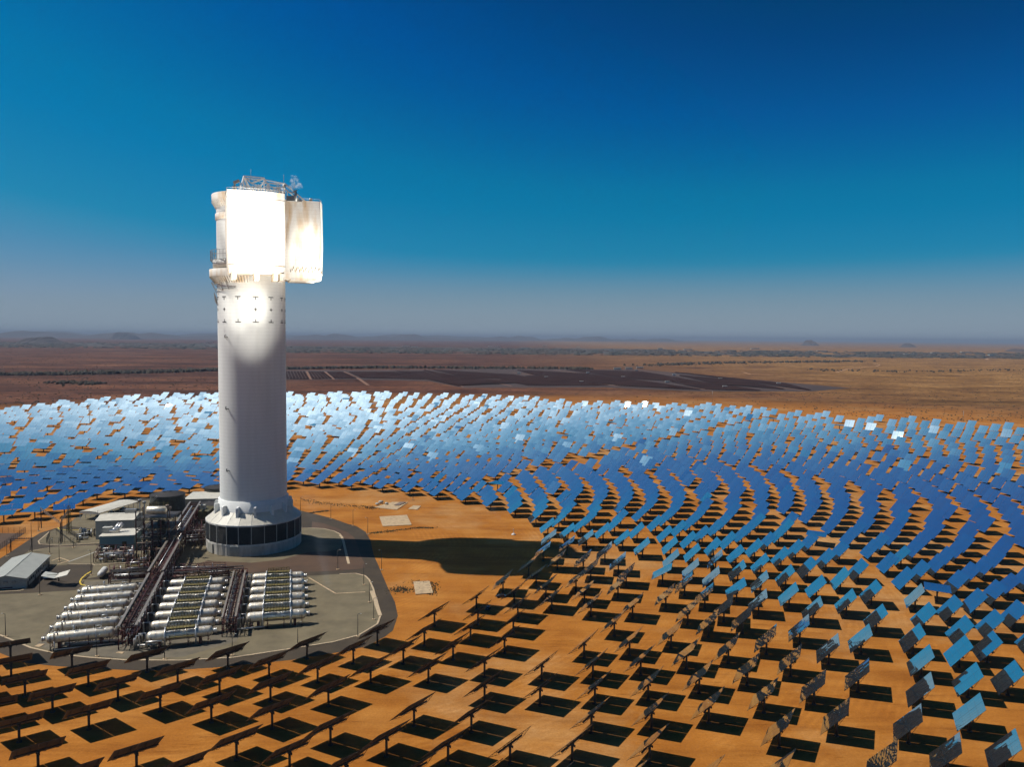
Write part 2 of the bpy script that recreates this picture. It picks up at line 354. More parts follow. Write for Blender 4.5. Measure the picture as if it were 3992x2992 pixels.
# dark scrub patches and drains in the sand near the tower
def scrub(pts, w, n, name='ground_cover', mm='green'):
    mb = MB()
    for _ in range(n):
        i = random.randrange(len(pts) - 1); t = random.random(); p = pts[i].lerp(pts[i + 1], t)
        p = p + Vector((random.gauss(0, w), random.gauss(0, w), 0)); s = random.uniform(.2, .7)
        for k in range(5):
            a = random.uniform(0, 2 * pi); q = Vector((cos(a), sin(a), 0)) * s * .7
            mb.add([p + q, p + Vector((-q.y, q.x, 0)) * .8, p + Vector((0, 0, s * random.uniform(.4, 1)))], [(0, 1, 2)])
    tag(mb.build(name, M[mm]), kind='stuff')
scrub([c6(540, 415), c6(760, 390)], .8, 260)
scrub([c6(1270, 665), c6(1540, 640), c6(1850, 600), c6(2050, 600)], 1.2, 420)
scrub([c6(430, 250), c6(700, 300), c6(1200, 340), c6(1350, 360)], 2.5, 500)
scrub([c6(1800, 1260), c6(2060, 1290), c6(2040, 1420)], 1.5, 260)
scrub([c6(1500, 1370), c6(1780, 1360)], 2.5, 260)

# ------------------------------------------------------------------ heliostats
MW, MH, PZ, EO, AIMZ = 12.5, 10.8, 5.7, .67, 192.0
NX, NY = 8, 4
def facets(mb, nx, ny, gap=.035, mid=.10, cant=.0022, seed=1, back=True):
    rnd = random.Random(seed)
    cw = (MW - mid) / nx; ch = MH / ny
    for i in range(nx):
        for j in range(ny):
            x0 = -MW / 2 + i * cw + (mid if i >= nx // 2 else 0); x1 = x0 + cw - gap; z0 = -MH / 2 + j * ch; z1 = z0 + ch - gap
            # local frame: X = width, Y = normal (front = +Y), Z = height
            cxm, czm = (x0 + x1) / 2, (z0 + z1) / 2
            tx = -cxm * cant + rnd.gauss(0, .0022); tz = -czm * cant + rnd.gauss(0, .0022)
            y = lambda X, Z: .0 + (X - cxm) * -tx + (Z - czm) * -tz
            mb.cur = 0; mb.add([(x0, y(x0, z0), z0), (x0, y(x0, z1), z1), (x1, y(x1, z1), z1), (x1, y(x1, z0), z0)], [(0, 1, 2, 3)])
            if back:
                mb.cur = 1; mb.add([(x0, y(x0, z0) - .04, z0), (x0, y(x0, z1) - .04, z1), (x1, y(x1, z1) - .04, z1), (x1, y(x1, z0) - .04, z0)], [(3, 2, 1, 0)])
mmb = MB(); facets(mmb, NX, NY, back=False)
mmb.cur = 1
for sg_ in (-1, 1): mmb.box((sg_ * (MW / 4 + .02), -.06, 0), (MW / 2 - .07, .03, MH - .06))
# check winding so that front face normal is +Y
def make_heliostat():
    root = empty('heliostat')
    pm = MB(); pm.tube([(0, 0, 0), (0, 0, PZ - .5)], .36, 12); pm.tube([(0, 0, 0), (0, 0, .25)], .75, 12)
    ped = pm.build('pedestal', M['darksteel'], root)
    hm = MB(); hm.tube([(0, 0, PZ - .7), (0, 0, PZ - .1)], .55, 12); hm.box((0, -.5, PZ - .6), (.35, .9, .35)); hm.tube([(0.25, -.7, PZ - 1.1), (.25, -.7, PZ - .4)], .16, 8)
    hm.build('drive_head', M['darksteel'], root)
    mir = mmb.build('mirror', [M['mirror'], M['mback']], root)
    tq = MB(); tq.tube([(-MW / 2 + .6, -EO, 0), (MW / 2 - .6, -EO, 0)], .28, 10)
    tq.build('torque_tube', M['darksteel'], root)
    for x in (-5.0, -1.9, 1.9, 5.0):
        t = MB(); H2 = MH / 2 - .25
        t.bar((0, -.12, -H2), (0, -.12, H2), .09); t.bar((0, -1.15, -.7), (0, -1.15, .7), .09)
        t.bar((0, -1.15, .7), (0, -.14, H2), .08); t.bar((0, -1.15, -.7), (0, -.14, -H2), .08)
        for sg in (1, -1):
            for a_, b_ in ((.25, .0), (.25, .5), (.55, .5), (.55, .8)):
                za = sg * (.7 + (H2 - .7) * a_); yb = -1.15 + 1.01 * a_
                t.bar((0, yb, za), (0, -.13, sg * (.7 + (H2 - .7) * b_)), .06)
        tr = t.build('truss', M['darksteel'], root); tr['tx'] = x
    return root
hel0 = make_heliostat()
hparts = {}
for k_ in kids(hel0): hparts.setdefault(k_.name.split('.')[0], []).append(k_)

def frame(n):
    h = Vector((0, 0, 1)).cross(n)
    if h.length < 1e-3: h = Vector((1, 0, 0))
    h.normalize(); v = n.cross(h)
    # local X = -h so that X x Y(normal) = Z(v) is right handed
    return Matrix((-h, n, v)).transposed()   # columns
def aim_normal(p, za=AIMZ):
    P = Vector((p[0], p[1], PZ)); t = Vector((TW.x, TW.y, za)) - P; t.normalize()
    return (SUN + t).normalized()

# --- field layout: staggered rings round the tower
OFF = [(-180, 0), (-172, -2), (-150, -6), (-126, -8), (-107, -12), (-60, -8), (-30, -12), (-12.3, -7), (-3, -4), (6, -1.5), (15, 0), (24, .5), (33, 0), (43, -3), (52, -5.5), (60.4, -8), (68, -6), (77, -3.5), (88, -1.2), (97, .7), (105, .4), (113.7, -1), (121.9, -5), (131.6, -7.5), (149, -12), (159, -9), (168.5, -6), (180, -2.5)]
def interp(tab, a):
    for (a0, v0), (a1, v1) in zip(tab, tab[1:]):
        if a0 <= a <= a1: return v0 + (v1 - v0) * (a - a0) / (a1 - a0)
    return tab[-1][1]
# outer limit of the field by azimuth
ROUT = [(-180, 1085), (-174, 1090), (-166, 1085), (-158, 1150), (-153, 1125), (-146, 1050), (-140, 950), (-130, 850), (-100, 700), (-60, 560), (0, 560), (60, 760), (90, 980), (110, 1060), (128, 1020), (136, 950), (142, 985), (150, 1000), (156, 985), (164, 975), (173, 1055), (180, 1050)]
zones = [(168.0, 10.1, 6, 9.23, 6.15), (233.5, 11.0, 9, 6.26, 42.1), (339.5, 11.2, 8, 4.45, 55.53), (439, 11.9, 8, 4.45, 55.53), (536, 13.4, 7, 3.75, 50.0),
         (632, 15.0, 8, 3.4, 50.0), (756, 16.7, 8, 3.1, 50.0), (892, 18.6, 14, 2.9, 50.0)]
meas_px = [
(0,2450,.32695,[(128,395),(135,600),(860,495),(1055,695),(1755,530),(2120,685),(300,820),(628,1005),(1408,870),(1062,1215),(1912,1000),(230,1365),(457,1710),(1630,1715)]),
(700,2450,.32695,[(577,490),(478,800),(1068,598),(380,1130),(1085,880),(1520,370),(1647,655),(2072,428),(1775,937),(1105,1205),(680,1578),(1800,1400)]),
(1400,2450,.32695,[(218,205),(138,665),(527,430),(778,210),(826,655),(1120,382),(1328,148),(1495,585),(1733,300),(655,1175),(326,1535),(1060,1620),(1338,1248),(1495,885),(1838,60)]),
(2100,2450,.32695,[(35,630),(540,360),(645,610),(668,905),(15,925),(627,1255),(900,95),(1082,330),(1215,565),(1303,860),(1343,1210),(1577,240),(1760,490),(1912,780),(2025,1135),(2022,110),(1320,1620)]),
(2800,2450,.32698,[(285,65),(573,315),(118,420),(345,690),(545,1015),(860,580),(1140,915),(725,1435),(1410,1290),(970,185),(1315,440),(1665,765)]),
(3300,2450,.32688,[(170,315),(130,770),(890,590),(885,960),(790,310),(740,1380)]),
(1500,2150,.31646,[(1456,515),(1128,715),(1148,910),(1593,650),(1638,825),(1985,575),(2057,725),(612,925),(1055,1110),(1580,1020)]),
(2100,2050,.31646,[(550,555),(640,670),(815,450),(980,590),(1077,740),(563,960),(160,1040),(90,885),(643,1125),(1155,1145),(1525,720),(1565,1020),(1878,680),(1835,1220),(2130,790)]),
(3300,2450,.32688,[(1340,470),(1450,830),(1470,1240),(1680,410)]),
(2500,1900,.36166,[(225,1030),(757,1085),(1038,1035),(1285,955),(1555,1090),(1280,1160),(1787,1000),(540,975),(800,905),(1020,850)]),
]
meas = []
for x0, y0, k, l in meas_px:
    for x, y in l:
        p = at(x0 + x * k, y0 + y * k)
        if all((p - q).length > 6 for q in meas): meas.append(p)
def azr(p):
    d = p - TW; return math.degrees(atan2(d.x, -d.y)), hypot(d.x, d.y)
field = []   # (pos, zone, ring)
ringidx = 0
for zi, (rb, dr, nr, sp, ph) in enumerate(zones):
    for k, sp_, sector in [(k, s_, c_) for k in range(nr) for s_, c_ in ((sp, 0), (4.45, 1), ((0, 0, 5.6, 4.1, 3.5, 2.95, 2.6, 2.35, 2.1)[zi], 2))]:
        if (sector == 1 and zi < 4) or (sector == 2 and zi < 2): continue
        cnt = round(360 / sp_); spa = 360.0 / cnt
        for j in range(cnt):
            a = (55.53 if sector == 1 else ph) + (j + .5 * (k % 2)) * spa
            if sector == 2: a += (((ringidx + k) ** 2 * .3819) % 1 - .5) * spa * .5
            elif zi >= 2 and not sector: a += (((ringidx + k) * .61) % 1 - .5) * spa * .10
            a = (a + 180) % 360 - 180
            want = 2 if (zi >= 2 and -175 < a < -30) else 1 if (zi >= 4 and 20 < a < 143.5) else 0
            if want != sector: continue
            R = rb + dr * k
            off = interp(OFF, a) * max(0., min(1., (430 - R) / 200))
            R += off
            if R > interp(ROUT, a) + random.uniform(-26, 20): continue
            if R > 340 and random.random() < .012: continue
            a += random.gauss(0, .05); R += random.gauss(0, .35)
            # service roads: two radial ones and the power block sector on the left
            if abs(a - 143.5) * R * pi / 180 < 7 and R > 230: continue
            if -100 < a < -27 and R < 300 - 60 * abs(abs(a + 64) / 36): continue
            p = TW + Vector((sin(radians(a)) * R, -cos(radians(a)) * R, 0))
            field.append((p, zi, ringidx + k))
    ringidx += nr
# measured positions replace generated ones in the surveyed foreground
out = []
for p, zi, rk in field:
    a, r = azr(p); X, Y, K = px(p)
    near = min((p - q).length for q in meas)
    surveyed = (-14 < a < 63 and r < 324 and K > 150 and Y < 2965 and -10 < X < 3850)
    if surveyed:
        if near < 13 : continue
        if (a > 60 or r > 300 or X > 3650 or X < 40) and near > 17: out.append((p, zi, rk))
        continue
    if near < 13: continue
    out.append((p, zi, rk))
for q in meas:
    a, r = azr(q); r -= interp(OFF, a) * max(0., min(1., (430 - r) / 200)); best = None; i = 0
    for zi, (rb, dr, nr, sp, ph) in enumerate(zones):
        for k in range(nr):
            d = abs(r - rb - dr * k)
            if best is None or d < best[0]: best = (d, zi, i)
            i += 1
    out.append((q, best[1], best[2]))
field = out
# obstacles: buildings, yard (keep the yard outline clear)
yardpoly = [(p.x, p.y) for p in road_outer]
def inside(p, poly):
    c = False; n = len(poly)
    for i in range(n):
        (x1, y1), (x2, y2) = poly[i], poly[(i + 1) % n]
        if (y1 > p[1]) != (y2 > p[1]) and p[0] < (x2 - x1) * (p[1] - y1) / (y2 - y1) + x1: c = not c
    return c
meset = set((round(q.x, 2), round(q.y, 2)) for q in meas)
field = [f for f in field if (round(f[0].x, 2), round(f[0].y, 2)) in meset or not inside((f[0].x, f[0].y), yardpoly)]
left_limit = [c3(-200, 620), c3(260, 520), c3(420, 480), c3(660, 500), c3(760, 440), c3(900, 330), c3(1340, 270)]
# visibility + size
cand = []
for p, zi, rk in field:
    X, Y, K = px((p.x, p.y, 4))
    if K < 40 or X < -1000 or X > 5000 or Y > 3700: continue
    cand.append([K, p, zi, rk, X, Y])
# left side near the fenced yard has none
def under_left(p):
    x, y, k = px(p); X = x / .3888; Y = (y - 1850) / .3888
    if X > 1345 or Y < 260: return False
    pts = [(-600, 560), (60, 500), (300, 500), (640, 500), (760, 400), (900, 330), (1340, 262)]
    for (a, b), (c, d) in zip(pts, pts[1:]):
        if a <= X <= c: return Y > b + (d - b) * (X - a) / (c - a)
    return X < 0
cand = [c for c in cand if not under_left(c[1]) or c[0] < 290]
cand.sort(key=lambda c: c[0])
print('heliostats in view', len(cand))

# special attitudes
def reflect_to_cam(p, dev):
    P = Vector((p[0], p[1], PZ)); c = (CAM - P).normalized()
    s = SUN.copy(); s.rotate(Matrix.Rotation(dev, 3, Vector((0, 0, 1))))
    return (s + c).normalized()
bright = [(2492, 1560, 0.0), (2470, 1566, 0.004), (2512, 1570, 0.0), (1290, 1560, .10), (1440, 1550, .12), (2280, 1552, .09), (2000, 1560, .11), (2567, 1570, .14), (2577, 1598, .16), (2685, 1608, .12), (3315, 1652, .16), (3392, 1660, .13), (3500, 1685, .07), (1330, 1556, .2)]
special = {}
for bx, by, dev in bright:
    best = min(cand, key=lambda c: (px((c[1].x, c[1].y, 6))[0] - bx) ** 2 + 4 * (px((c[1].x, c[1].y, 6))[1] - by) ** 2)
    special[id(best)] = dev
rs = random.Random(11)
def attitude(c):
    K, p = c[0], c[1]
    if id(c) in special: return reflect_to_cam(p, special[id(c)]), 'bright'
    n = aim_normal(p)
    u = rs.random()
    if K > 330 and u < .012: return Vector((.02, -.01, 1)).normalized(), 'stowed'
    if K > 330 and u < .085:
        n = (n + Vector((rs.gauss(0, .07), rs.gauss(0, .07), rs.gauss(0, .07)))).normalized()
    else:
        g__ = .007 if K < 420 else .014
        n = (n + Vector((rs.gauss(0, g__), rs.gauss(0, g__), rs.gauss(0, g__)))).normalized()
    return n, 'normal'
def ordinal(i):
    w = ['first', 'second', 'third', 'fourth', 'fifth', 'sixth', 'seventh', 'eighth', 'ninth', 'tenth', 'eleventh', 'twelfth', 'thirteenth', 'fourteenth', 'fifteenth', 'sixteenth', 'seventeenth', 'eighteenth', 'nineteenth', 'twentieth']
    return w[i] if i < 20 else '%d%s' % (i + 1, {1: 'st', 2: 'nd', 3: 'rd'}.get((i + 1) % 10 if (i + 1) % 100 not in (11, 12, 13) else 0, 'th'))
# truly visible ones first (inside the frame)
vis = [c for c in cand if -60 < c[4] < 4050 and c[5] < 3060]
near300 = vis[:300]; nid = set(id(c) for c in near300)
rest = [c for c in cand if id(c) not in nid]
# order within each ring for the labels
rings = {}
for c in near300: rings.setdefault(c[3], []).append(c)
for k in rings: rings[k].sort(key=lambda c: c[4])
order = {id(c): (sorted(rings).index(k), i) for k, l in rings.items() for i, c in enumerate(l)}
first = True
for c in near300:
    n, st = attitude(c); p = c[1]
    Rm = frame(n)
    root = hel0 if first else hel0.copy()
    if not first: COL.objects.link(root)
    yaw = atan2(n.y, n.x) - pi / 2
    root.location = (p.x, p.y, 0); root.rotation_euler = (0, 0, 0)
    for kind, l in hparts.items():
        for src in l:
            o = src if first else src.copy()
            if not first: COL.objects.link(o); o.parent = root
            if kind in ('mirror', 'torque_tube', 'truss'):
                loc = Vector((0, 0, PZ)) + n * EO
                M4 = Rm.to_4x4(); M4.translation = loc + (Rm @ Vector((src.get('tx', 0), 0, 0)))
                o.matrix_local = M4
            elif kind == 'drive_head': o.rotation_euler = (0, 0, yaw)
    first = False
    view = (CAM - Vector((p.x, p.y, PZ))).normalized(); dn = n.dot(view)
    refl = 2 * dn * n - view
    if dn < -.02: look = 'heliostat showing its dark back'
    elif dn < .10: look = 'edge-on heliostat'
    elif refl.z > .06: look = 'blue sky-reflecting heliostat'
    else: look = 'heliostat mirroring brown sand'
    ri, oi = order[id(c)]
    tag(root, '%s, %s from left in %s ring from tower' % (look, ordinal(oi), ordinal(ri)), 'heliostat', 'heliostats around the solar tower')
# the rest of the field, one mass
fm = MB(); tmpl = MB(); facets(tmpl, 4, 2, .05, .14, .003, 5, back=False)
tv = [Vector(v) for v in tmpl.v]
fv = []; ff = []; fi = []
for c in rest:
    n, st = attitude(c); p = c[1]; Rm = frame(n); C0 = Vector((p.x, p.y, PZ)) + n * EO; o = len(fv)
    fv += [C0 + Rm @ v for v in tv]; ff += [[o + i for i in f] for f in tmpl.f]; fi += [0] * len(tmpl.f)
    # frame behind the glass
    o = len(fv); w, h = MW / 2, MH / 2
    fv += [C0 + Rm @ Vector(q) for q in ((-w, -.08, -h), (-w, -.08, h), (w, -.08, h), (w, -.08, -h), (-w, -.5, -.3), (w, -.5, -.3), (w, -.9, .3), (-w, -.9, .3))]
    ff += [[o, o + 1, o + 2, o + 3], [o + 4, o + 5, o + 6, o + 7]]; fi += [1, 2]
    o = len(fv); s = .34
    for z in (0, PZ - .2): fv += [Vector((p.x + a * s, p.y + b * s, z)) for a, b in ((-1, -1), (1, -1), (1, 1), (-1, 1))]
    ff += [[o, o + 1, o + 5, o + 4], [o + 1, o + 2, o + 6, o + 5], [o + 2, o + 3, o + 7, o + 6], [o + 3, o, o + 4, o + 7]]; fi += [2] * 4
fm.v = [tuple(v) for v in fv]; fm.f = ff; fm.mi = fi; fm.sm = [False] * len(ff)
ho = tag(fm.build('heliostat_field', [M['mirror'], M['mback'], M['darksteel']]), kind='stuff')
ho['label'] = 'thousands of further blue heliostats in rings behind the tower'

# ------------------------------------------------------------------ solar tower
tower = empty('solar_tower', (TW.x, TW.y, 0))
tag(tower, 'tall white concrete solar tower with blazing receivers at its top', 'solar tower')
RS, RB = 17.9, 25.6
NSEG = 24
A0 = radians(-90 - 18 + 3)        # facet phase
def ang(k, n=NSEG): return A0 + 2 * pi * k / n
mb = MB(); mb.lathe([(RS + .0, 19.0), (RS, 150), (RS, 192)], 96); mb.lathe([(RS, 192.0), (RS - 1.2, 192.01), (RS - 1.2, 189)], 96); mb.lathe([(RS - 1.2, 189), (0, 189.2)], 48, smooth=False)
mb.build('shaft', M['tower'], tower)
mb = MB(); mb.lathe([(RS + .9, 17.5), (RS + .9, 27.6), (RS + .05, 27.9)], 96); mb.build('collar', M['tower'], tower)
# base: wall, sill ring, louvres, eave ring, roof
mb = MB(); mb.lathe([(RB, -.5), (RB, 5.4), (RB - .4, 5.4)], NSEG, smooth=False, a0=A0, a1=A0 + 2 * pi); mb.build('base_wall', M['basec'], tower)
mb = MB()
for z, h, r in ((5.8, .8, RB + .10), (16.2, .8, RB + .12)):
    mb.lathe([(r - 1, z - h / 2), (r, z - h / 2), (r, z + h / 2), (r - 1, z + h / 2)], NSEG, smooth=False, a0=A0, a1=A0 + 2 * pi)
mb.build('eave_ring', M['white'], tower)
mb = MB(); mb.lathe([(RB - .15, 16.62), (RS + .1, 22.7)], NSEG, smooth=False, a0=A0, a1=A0 + 2 * pi); mb.build('roof', M['roofw'], tower)
mb = MB()
for k in range(NSEG):
    a = ang(k); mb.bar(((RB - .2) * cos(a), (RB - .2) * sin(a), 16.7), ((RS + .9) * cos(a), (RS + .9) * sin(a), 22.33), .12, .08)
mb.build('roof_seam', M['white'], tower)
for k in range(NSEG):
    a, b = ang(k), ang(k + 1); mb = MB()
    P = Vector((cos(a), sin(a), 0)) * (RB - .35); Q = Vector((cos(b), sin(b), 0)) * (RB - .35)
    mb.add([P + Vector((0, 0, 6.1)), Q + Vector((0, 0, 6.1)), Q + Vector((0, 0, 15.9)), P + Vector((0, 0, 15.9))], [(0, 1, 2, 3)])
    mid = (P + Q) / 2; nrm = mid.normalized(); d = (Q - P)
    for i in range(18):
        z = 6.45 + i * .535; c = mid + nrm * .12
        mb.box((c.x, c.y, z), (d.length * .97, .22, .10), Matrix.Rotation(atan2(d.y, d.x), 3, 'Z') @ Matrix.Rotation(radians(-35), 3, 'X'))
    mb.build('louvre_panel', M['louvre'], tower)
    pm = MB(); pm.box(((RB - .08) * cos(a), (RB - .08) * sin(a), 11.0), (.3, .34, 9.6), a); pm.build('mullion', M['wall'], tower)
for k in range(14):
    a = 2 * pi * k / 14 + .12; mb = MB(); ca, sa = cos(a), sin(a)
    pts = [(RS + .2, 18.5), (RS + 3.4, 18.5), (RS + 3.4, 25.0), (RS + 2.9, 25.5), (RS + .2, 25.5)]
    w = .62; vs = []
    for sg in (-w, w): vs += [(r * ca - sg * sa, r * sa + sg * ca, z) for r, z in pts]
    mb.add(vs, [(4, 3, 2, 1, 0), (5, 6, 7, 8, 9)] + [(i, (i + 1) % 5, 5 + (i + 1) % 5, 5 + i) for i in range(5)])
    mb.build('buttress', M['tower'], tower)
# doors and stair tower on the base
for dang, w in ((-134, 5.5), (-95, 5), (-70, 5)):
    a = radians(dang); mb = MB(); c = Vector((cos(a), sin(a), 0)) * (RB + .02)
    mb.box((c.x, c.y, 2.9), (.3, w, 5.2), a); mb.build('roller_door', M['wall'], tower)
a = radians(-116.5); mb = MB(); c = Vector((cos(a), sin(a), 0)) * (RB + .8); t = Vector((-sin(a), cos(a), 0))
for s_ in (-.5, .5):
    mb.bar(c + t * s_, c + t * s_ + Vector((0, 0, 17)), .12)
for i in range(34): mb.bar(c - t * .5 + Vector((0, 0, .5 * i + .3)), c + t * .5 + Vector((0, 0, .5 * i + .3)), .06)
for i in range(8):
    z = 3 + i * 1.8; o = c + c.normalized() * .7
    mb.bar(c - t * .5 + Vector((0, 0, z)), o - t * .4 + Vector((0, 0, z)), .06); mb.bar(o - t * .4 + Vector((0, 0, z)), o + t * .4 + Vector((0, 0, z)), .06); mb.bar(o + t * .4 + Vector((0, 0, z)), c + t * .5 + Vector((0, 0, z)), .06)
mb.build('ladder', M['steel'], tower)
# shaft markers: T, plus and inverted T
def onshaft(a, z, r=RS): return Vector((r * cos(a), r * sin(a), z))
def marker(a, z, kind):
    mb = MB(); t = Vector((-sin(a), cos(a), 0)); c = onshaft(a, z, RS + .04)
    w = 1.5 if kind else .8
    zz = {1: .7, -1: -.7, 0: 0}[kind]
    mb.bar(c - t * w + Vector((0, 0, zz)), c + t * w + Vector((0, 0, zz)), .12, .34) if False else mb.box((c.x, c.y, z + zz), (.16, 2 * w, .36), a)
    mb.box((c.x, c.y, z), (.14, .36, 1.8), a)
    mb.build('marker', M['mark'], tower)
acam = atan2(-TW.y, -TW.x)
for dx, has in ((-17.4, 1), (-14.0, 1), (-7.0, 1), (1.9, 1), (9.8, 1), (15.6, 1), (17.5, 1)):
    aa = acam + math.asin(max(-.995, min(.995, dx / RS)))
    marker(aa, 137.6, 1)
    if dx != -7.0: marker(aa, 131.6, 0)
    marker(aa, 125.5, -1)
# warning light brackets on the shaft
for (x, y) in ((890, 1316), (893, 1598), (896, 1844)):
    z = HC - (y - 1306) / 3040 * 415; aa = acam + math.asin(-12.6 / RS)
    fx = MB(); c = onshaft(aa, z); u = c.copy(); u.z = 0; u.normalize()
    fx.bar(c - u * .3, c + u * 2.0, .35, .6); fx.bar(c + Vector((0, 0, -1.6)), c + u * 1.7, .15); fx.tube([c + u * 1.7 + Vector((0, 0, .3)), c + u * 1.7 + Vector((0, 0, 1.5))], .35, 8)
    w = fx.build('warning_light', M['steel'], tower)
# upper left: head ring, balcony ring, platform under it
mb = MB(); mb.lathe([(RS + .02, 180.0), (RS + .5, 180.2), (RS + .5, 183.2), (RS + .1, 183.4)], 72)
mb.lathe([(RS + .1, 186.6), (RS + 2.1, 189.8), (RS + 2.3, 193.4), (RS + 2.1, 193.6), (RS - 1, 193.8)], 72, a0=radians(100), a1=radians(265))
mb.build('head_ring', M['receiver'], tower)
mb = MB()
for k in range(40):
    a = radians(102 + k * 4.1); mb.bar(onshaft(a, 186.3, RS + .3), onshaft(a, 189.6, RS + 2.25), .3)
mb.build('ring_rib', M['white'], tower)
bal = MB(); bal.lathe([(RS + .05, 145.8), (RS + 1.4, 146.2), (RS + 3.8, 149.3), (RS + 3.9, 153.2), (RS + 3.4, 153.3), (RS + .1, 153.3)], 72, a0=radians(105), a1=radians(285))
bal.build('balcony', M['receiver'], tower)
mb = MB()
for k in range(44):
    a = radians(106 + k * 4.1); mb.bar(onshaft(a, 145.9, RS + 1.3), onshaft(a, 149.2, RS + 3.85), .3)
mb.build('balcony_rib', M['beam'], tower)
mb = MB(); mb.lathe([(RS + .05, 154.0), (RS + 2.0, 154.2), (RS + 2.1, 158.2), (RS + .1, 158.3)], 60, a0=radians(110), a1=radians(280)); mb.build('duct_ring', M['white'], tower)
mb = MB()
for k in range(26):
    a = radians(112 + k * 6.4); mb.bar(onshaft(a, 158, RS + 3.2), onshaft(a, 163.4, RS + 3.2), .16)
for z in (158.4, 161, 163.3):
    mb.tube([onshaft(radians(112 + k * 6.4), z, RS + 3.2) for k in range(26)], .13, 5)
for k in range(0, 26, 3):
    a = radians(112 + k * 6.4); mb.bar(onshaft(a, 158.2, RS), onshaft(a, 158.2, RS + 3.3), .25); mb.bar(onshaft(a, 154.0, RS + .3), onshaft(a, 158.2, RS + 3.3), .2)
mb.build('railing', M['steel'], tower)
mb = MB()
for i, (a, z0) in enumerate(((205, 141), (212, 140), (236, 141.5), (250, 142))):
    a = radians(a); mb.bar(onshaft(a, z0, RS + .4), onshaft(a, 146.3, RS + 3), .3); mb.bar(onshaft(a, z0 + 4, RS + .2), onshaft(a, 146, RS + 3), .25)
mb.tube([onshaft(radians(200 + 8 * i), 142.6, RS + .8) for i in range(9)], .25, 6)
for i in range(6): mb.bar(onshaft(radians(203 + i * 1.7), 141 - i * .9, RS + 1.6), onshaft(radians(200 + i * 1.7), 137 - i * .6, RS + .1), .22)
mb.build('bracket', M['steel'], tower)
# receivers ----------------------------------------------------------
def receiver(az, dist, w, zb, zt, bulge=2.2, hem=True):
    a = radians(az); out_ = Vector((sin(a), -cos(a), 0)); lat = Vector((cos(a), sin(a), 0))
    def P(u, v, z): return lat * u + out_ * v + Vector((0, 0, z))
    box = MB(); n = 14
    front = [(-w / 2 + w * i / n, dist + bulge * (1 - (2 * i / n - 1) ** 2) - bulge) for i in range(n + 1)]
    def outline(s, dd): return [(u * s, v + dd) for u, v in front] + [(w / 2 * s, 13), (-w / 2 * s, 13)]
    levels = [(zb, .955, -.6), (zb + 3, .975, -.1), (zb + (zt - zb) * .45, 1.0, .5), (zb + (zt - zb) * .8, 1.0, .2), (zt, .995, 0)]
    m = n + 3; vs = []
    for z, s, dd in levels: vs += [P(u, v, z) for u, v in outline(s, dd)]
    fs = []
    for i in range(len(levels) - 1):
        for k in range(m):
            fs.append((i * m + k, i * m + (k + 1) % m, (i + 1) * m + (k + 1) % m, (i + 1) * m + k))
    fs.append(tuple(range(m))[::-1]); fs.append(tuple(range((len(levels) - 1) * m, len(levels) * m)))
    box.add(vs, fs, False)
    rec = box.build('receiver', M['receiver'], tower)
    # panel seams on the face
    sm = MB()
    for i in range(0, n + 1, 2):
        u, v = front[i]; sm.bar(P(u, v + .05, zb + 3.2), P(u, v + .45, zb + (zt - zb) * .45), .12); sm.bar(P(u, v + .45, zb + (zt - zb) * .45), P(u, v + .12, zt - .1), .12)
    for z in (zb + 3.2, zt - 4.0):
        sm.tube([P(u, v + .15, z) for u, v in front], .12, 5)
    sm.build('seam', M['white'], rec)
    cb = MB()
    for u in (-w * .40, 0.0, w * .33, w * .44):
        cb.box(P(u, dist - 9, zb - 1.8), (2.2, 14, 3.6), Matrix.Rotation(atan2(lat.y, lat.x), 3, 'Z'))
    if hem: cb.build('corbel', M['receiver'], rec)
    ed = MB()
    pts = [P(u, v - .3, zt + 1.1) for u, v in front] + [P(w / 2, 14, zt + 1.1)]
    ed.tube(pts, .09, 5); ed.tube([P(-w / 2, 14, zt + 1.1), P(-w / 2, front[0][1] - .3, zt + 1.1)], .09, 5)
    for i in range(0, n + 1): ed.bar(P(front[i][0], front[i][1] - .3, zt), P(front[i][0], front[i][1] - .3, zt + 1.15), .1)
    ed.build('parapet_rail', M['steel'], rec)
    return rec, P
rF, PF = receiver(22.5, 40.5, 27.8, 149.6, 190.4)
rR, PR = receiver(110, 38.0, 26.5, 149.0, 191.6, 2.2, False)
rB, PB = receiver(200, 29, 26, 150, 191, 2.2, False)
# soffit studs and lower lip of the right receiver
mb = MB()
for i in range(22):
    mb = MB(); v = 20 + i * .78; mb.box(PR(-13.35, v, 153 + .9 * (i % 3)), (.3, .35, 1.1)); mb.build('stud', M['brownpipe'], rR)
mb = MB(); mb.box(PR(-1, 27, 148.6), (23.5, 14, 1.0), radians(110 - 0)); mb.build('lip', M['receiver'], rR)
M['bright'] = mat('bright_white_paint', (.85, .83, .78), .5)
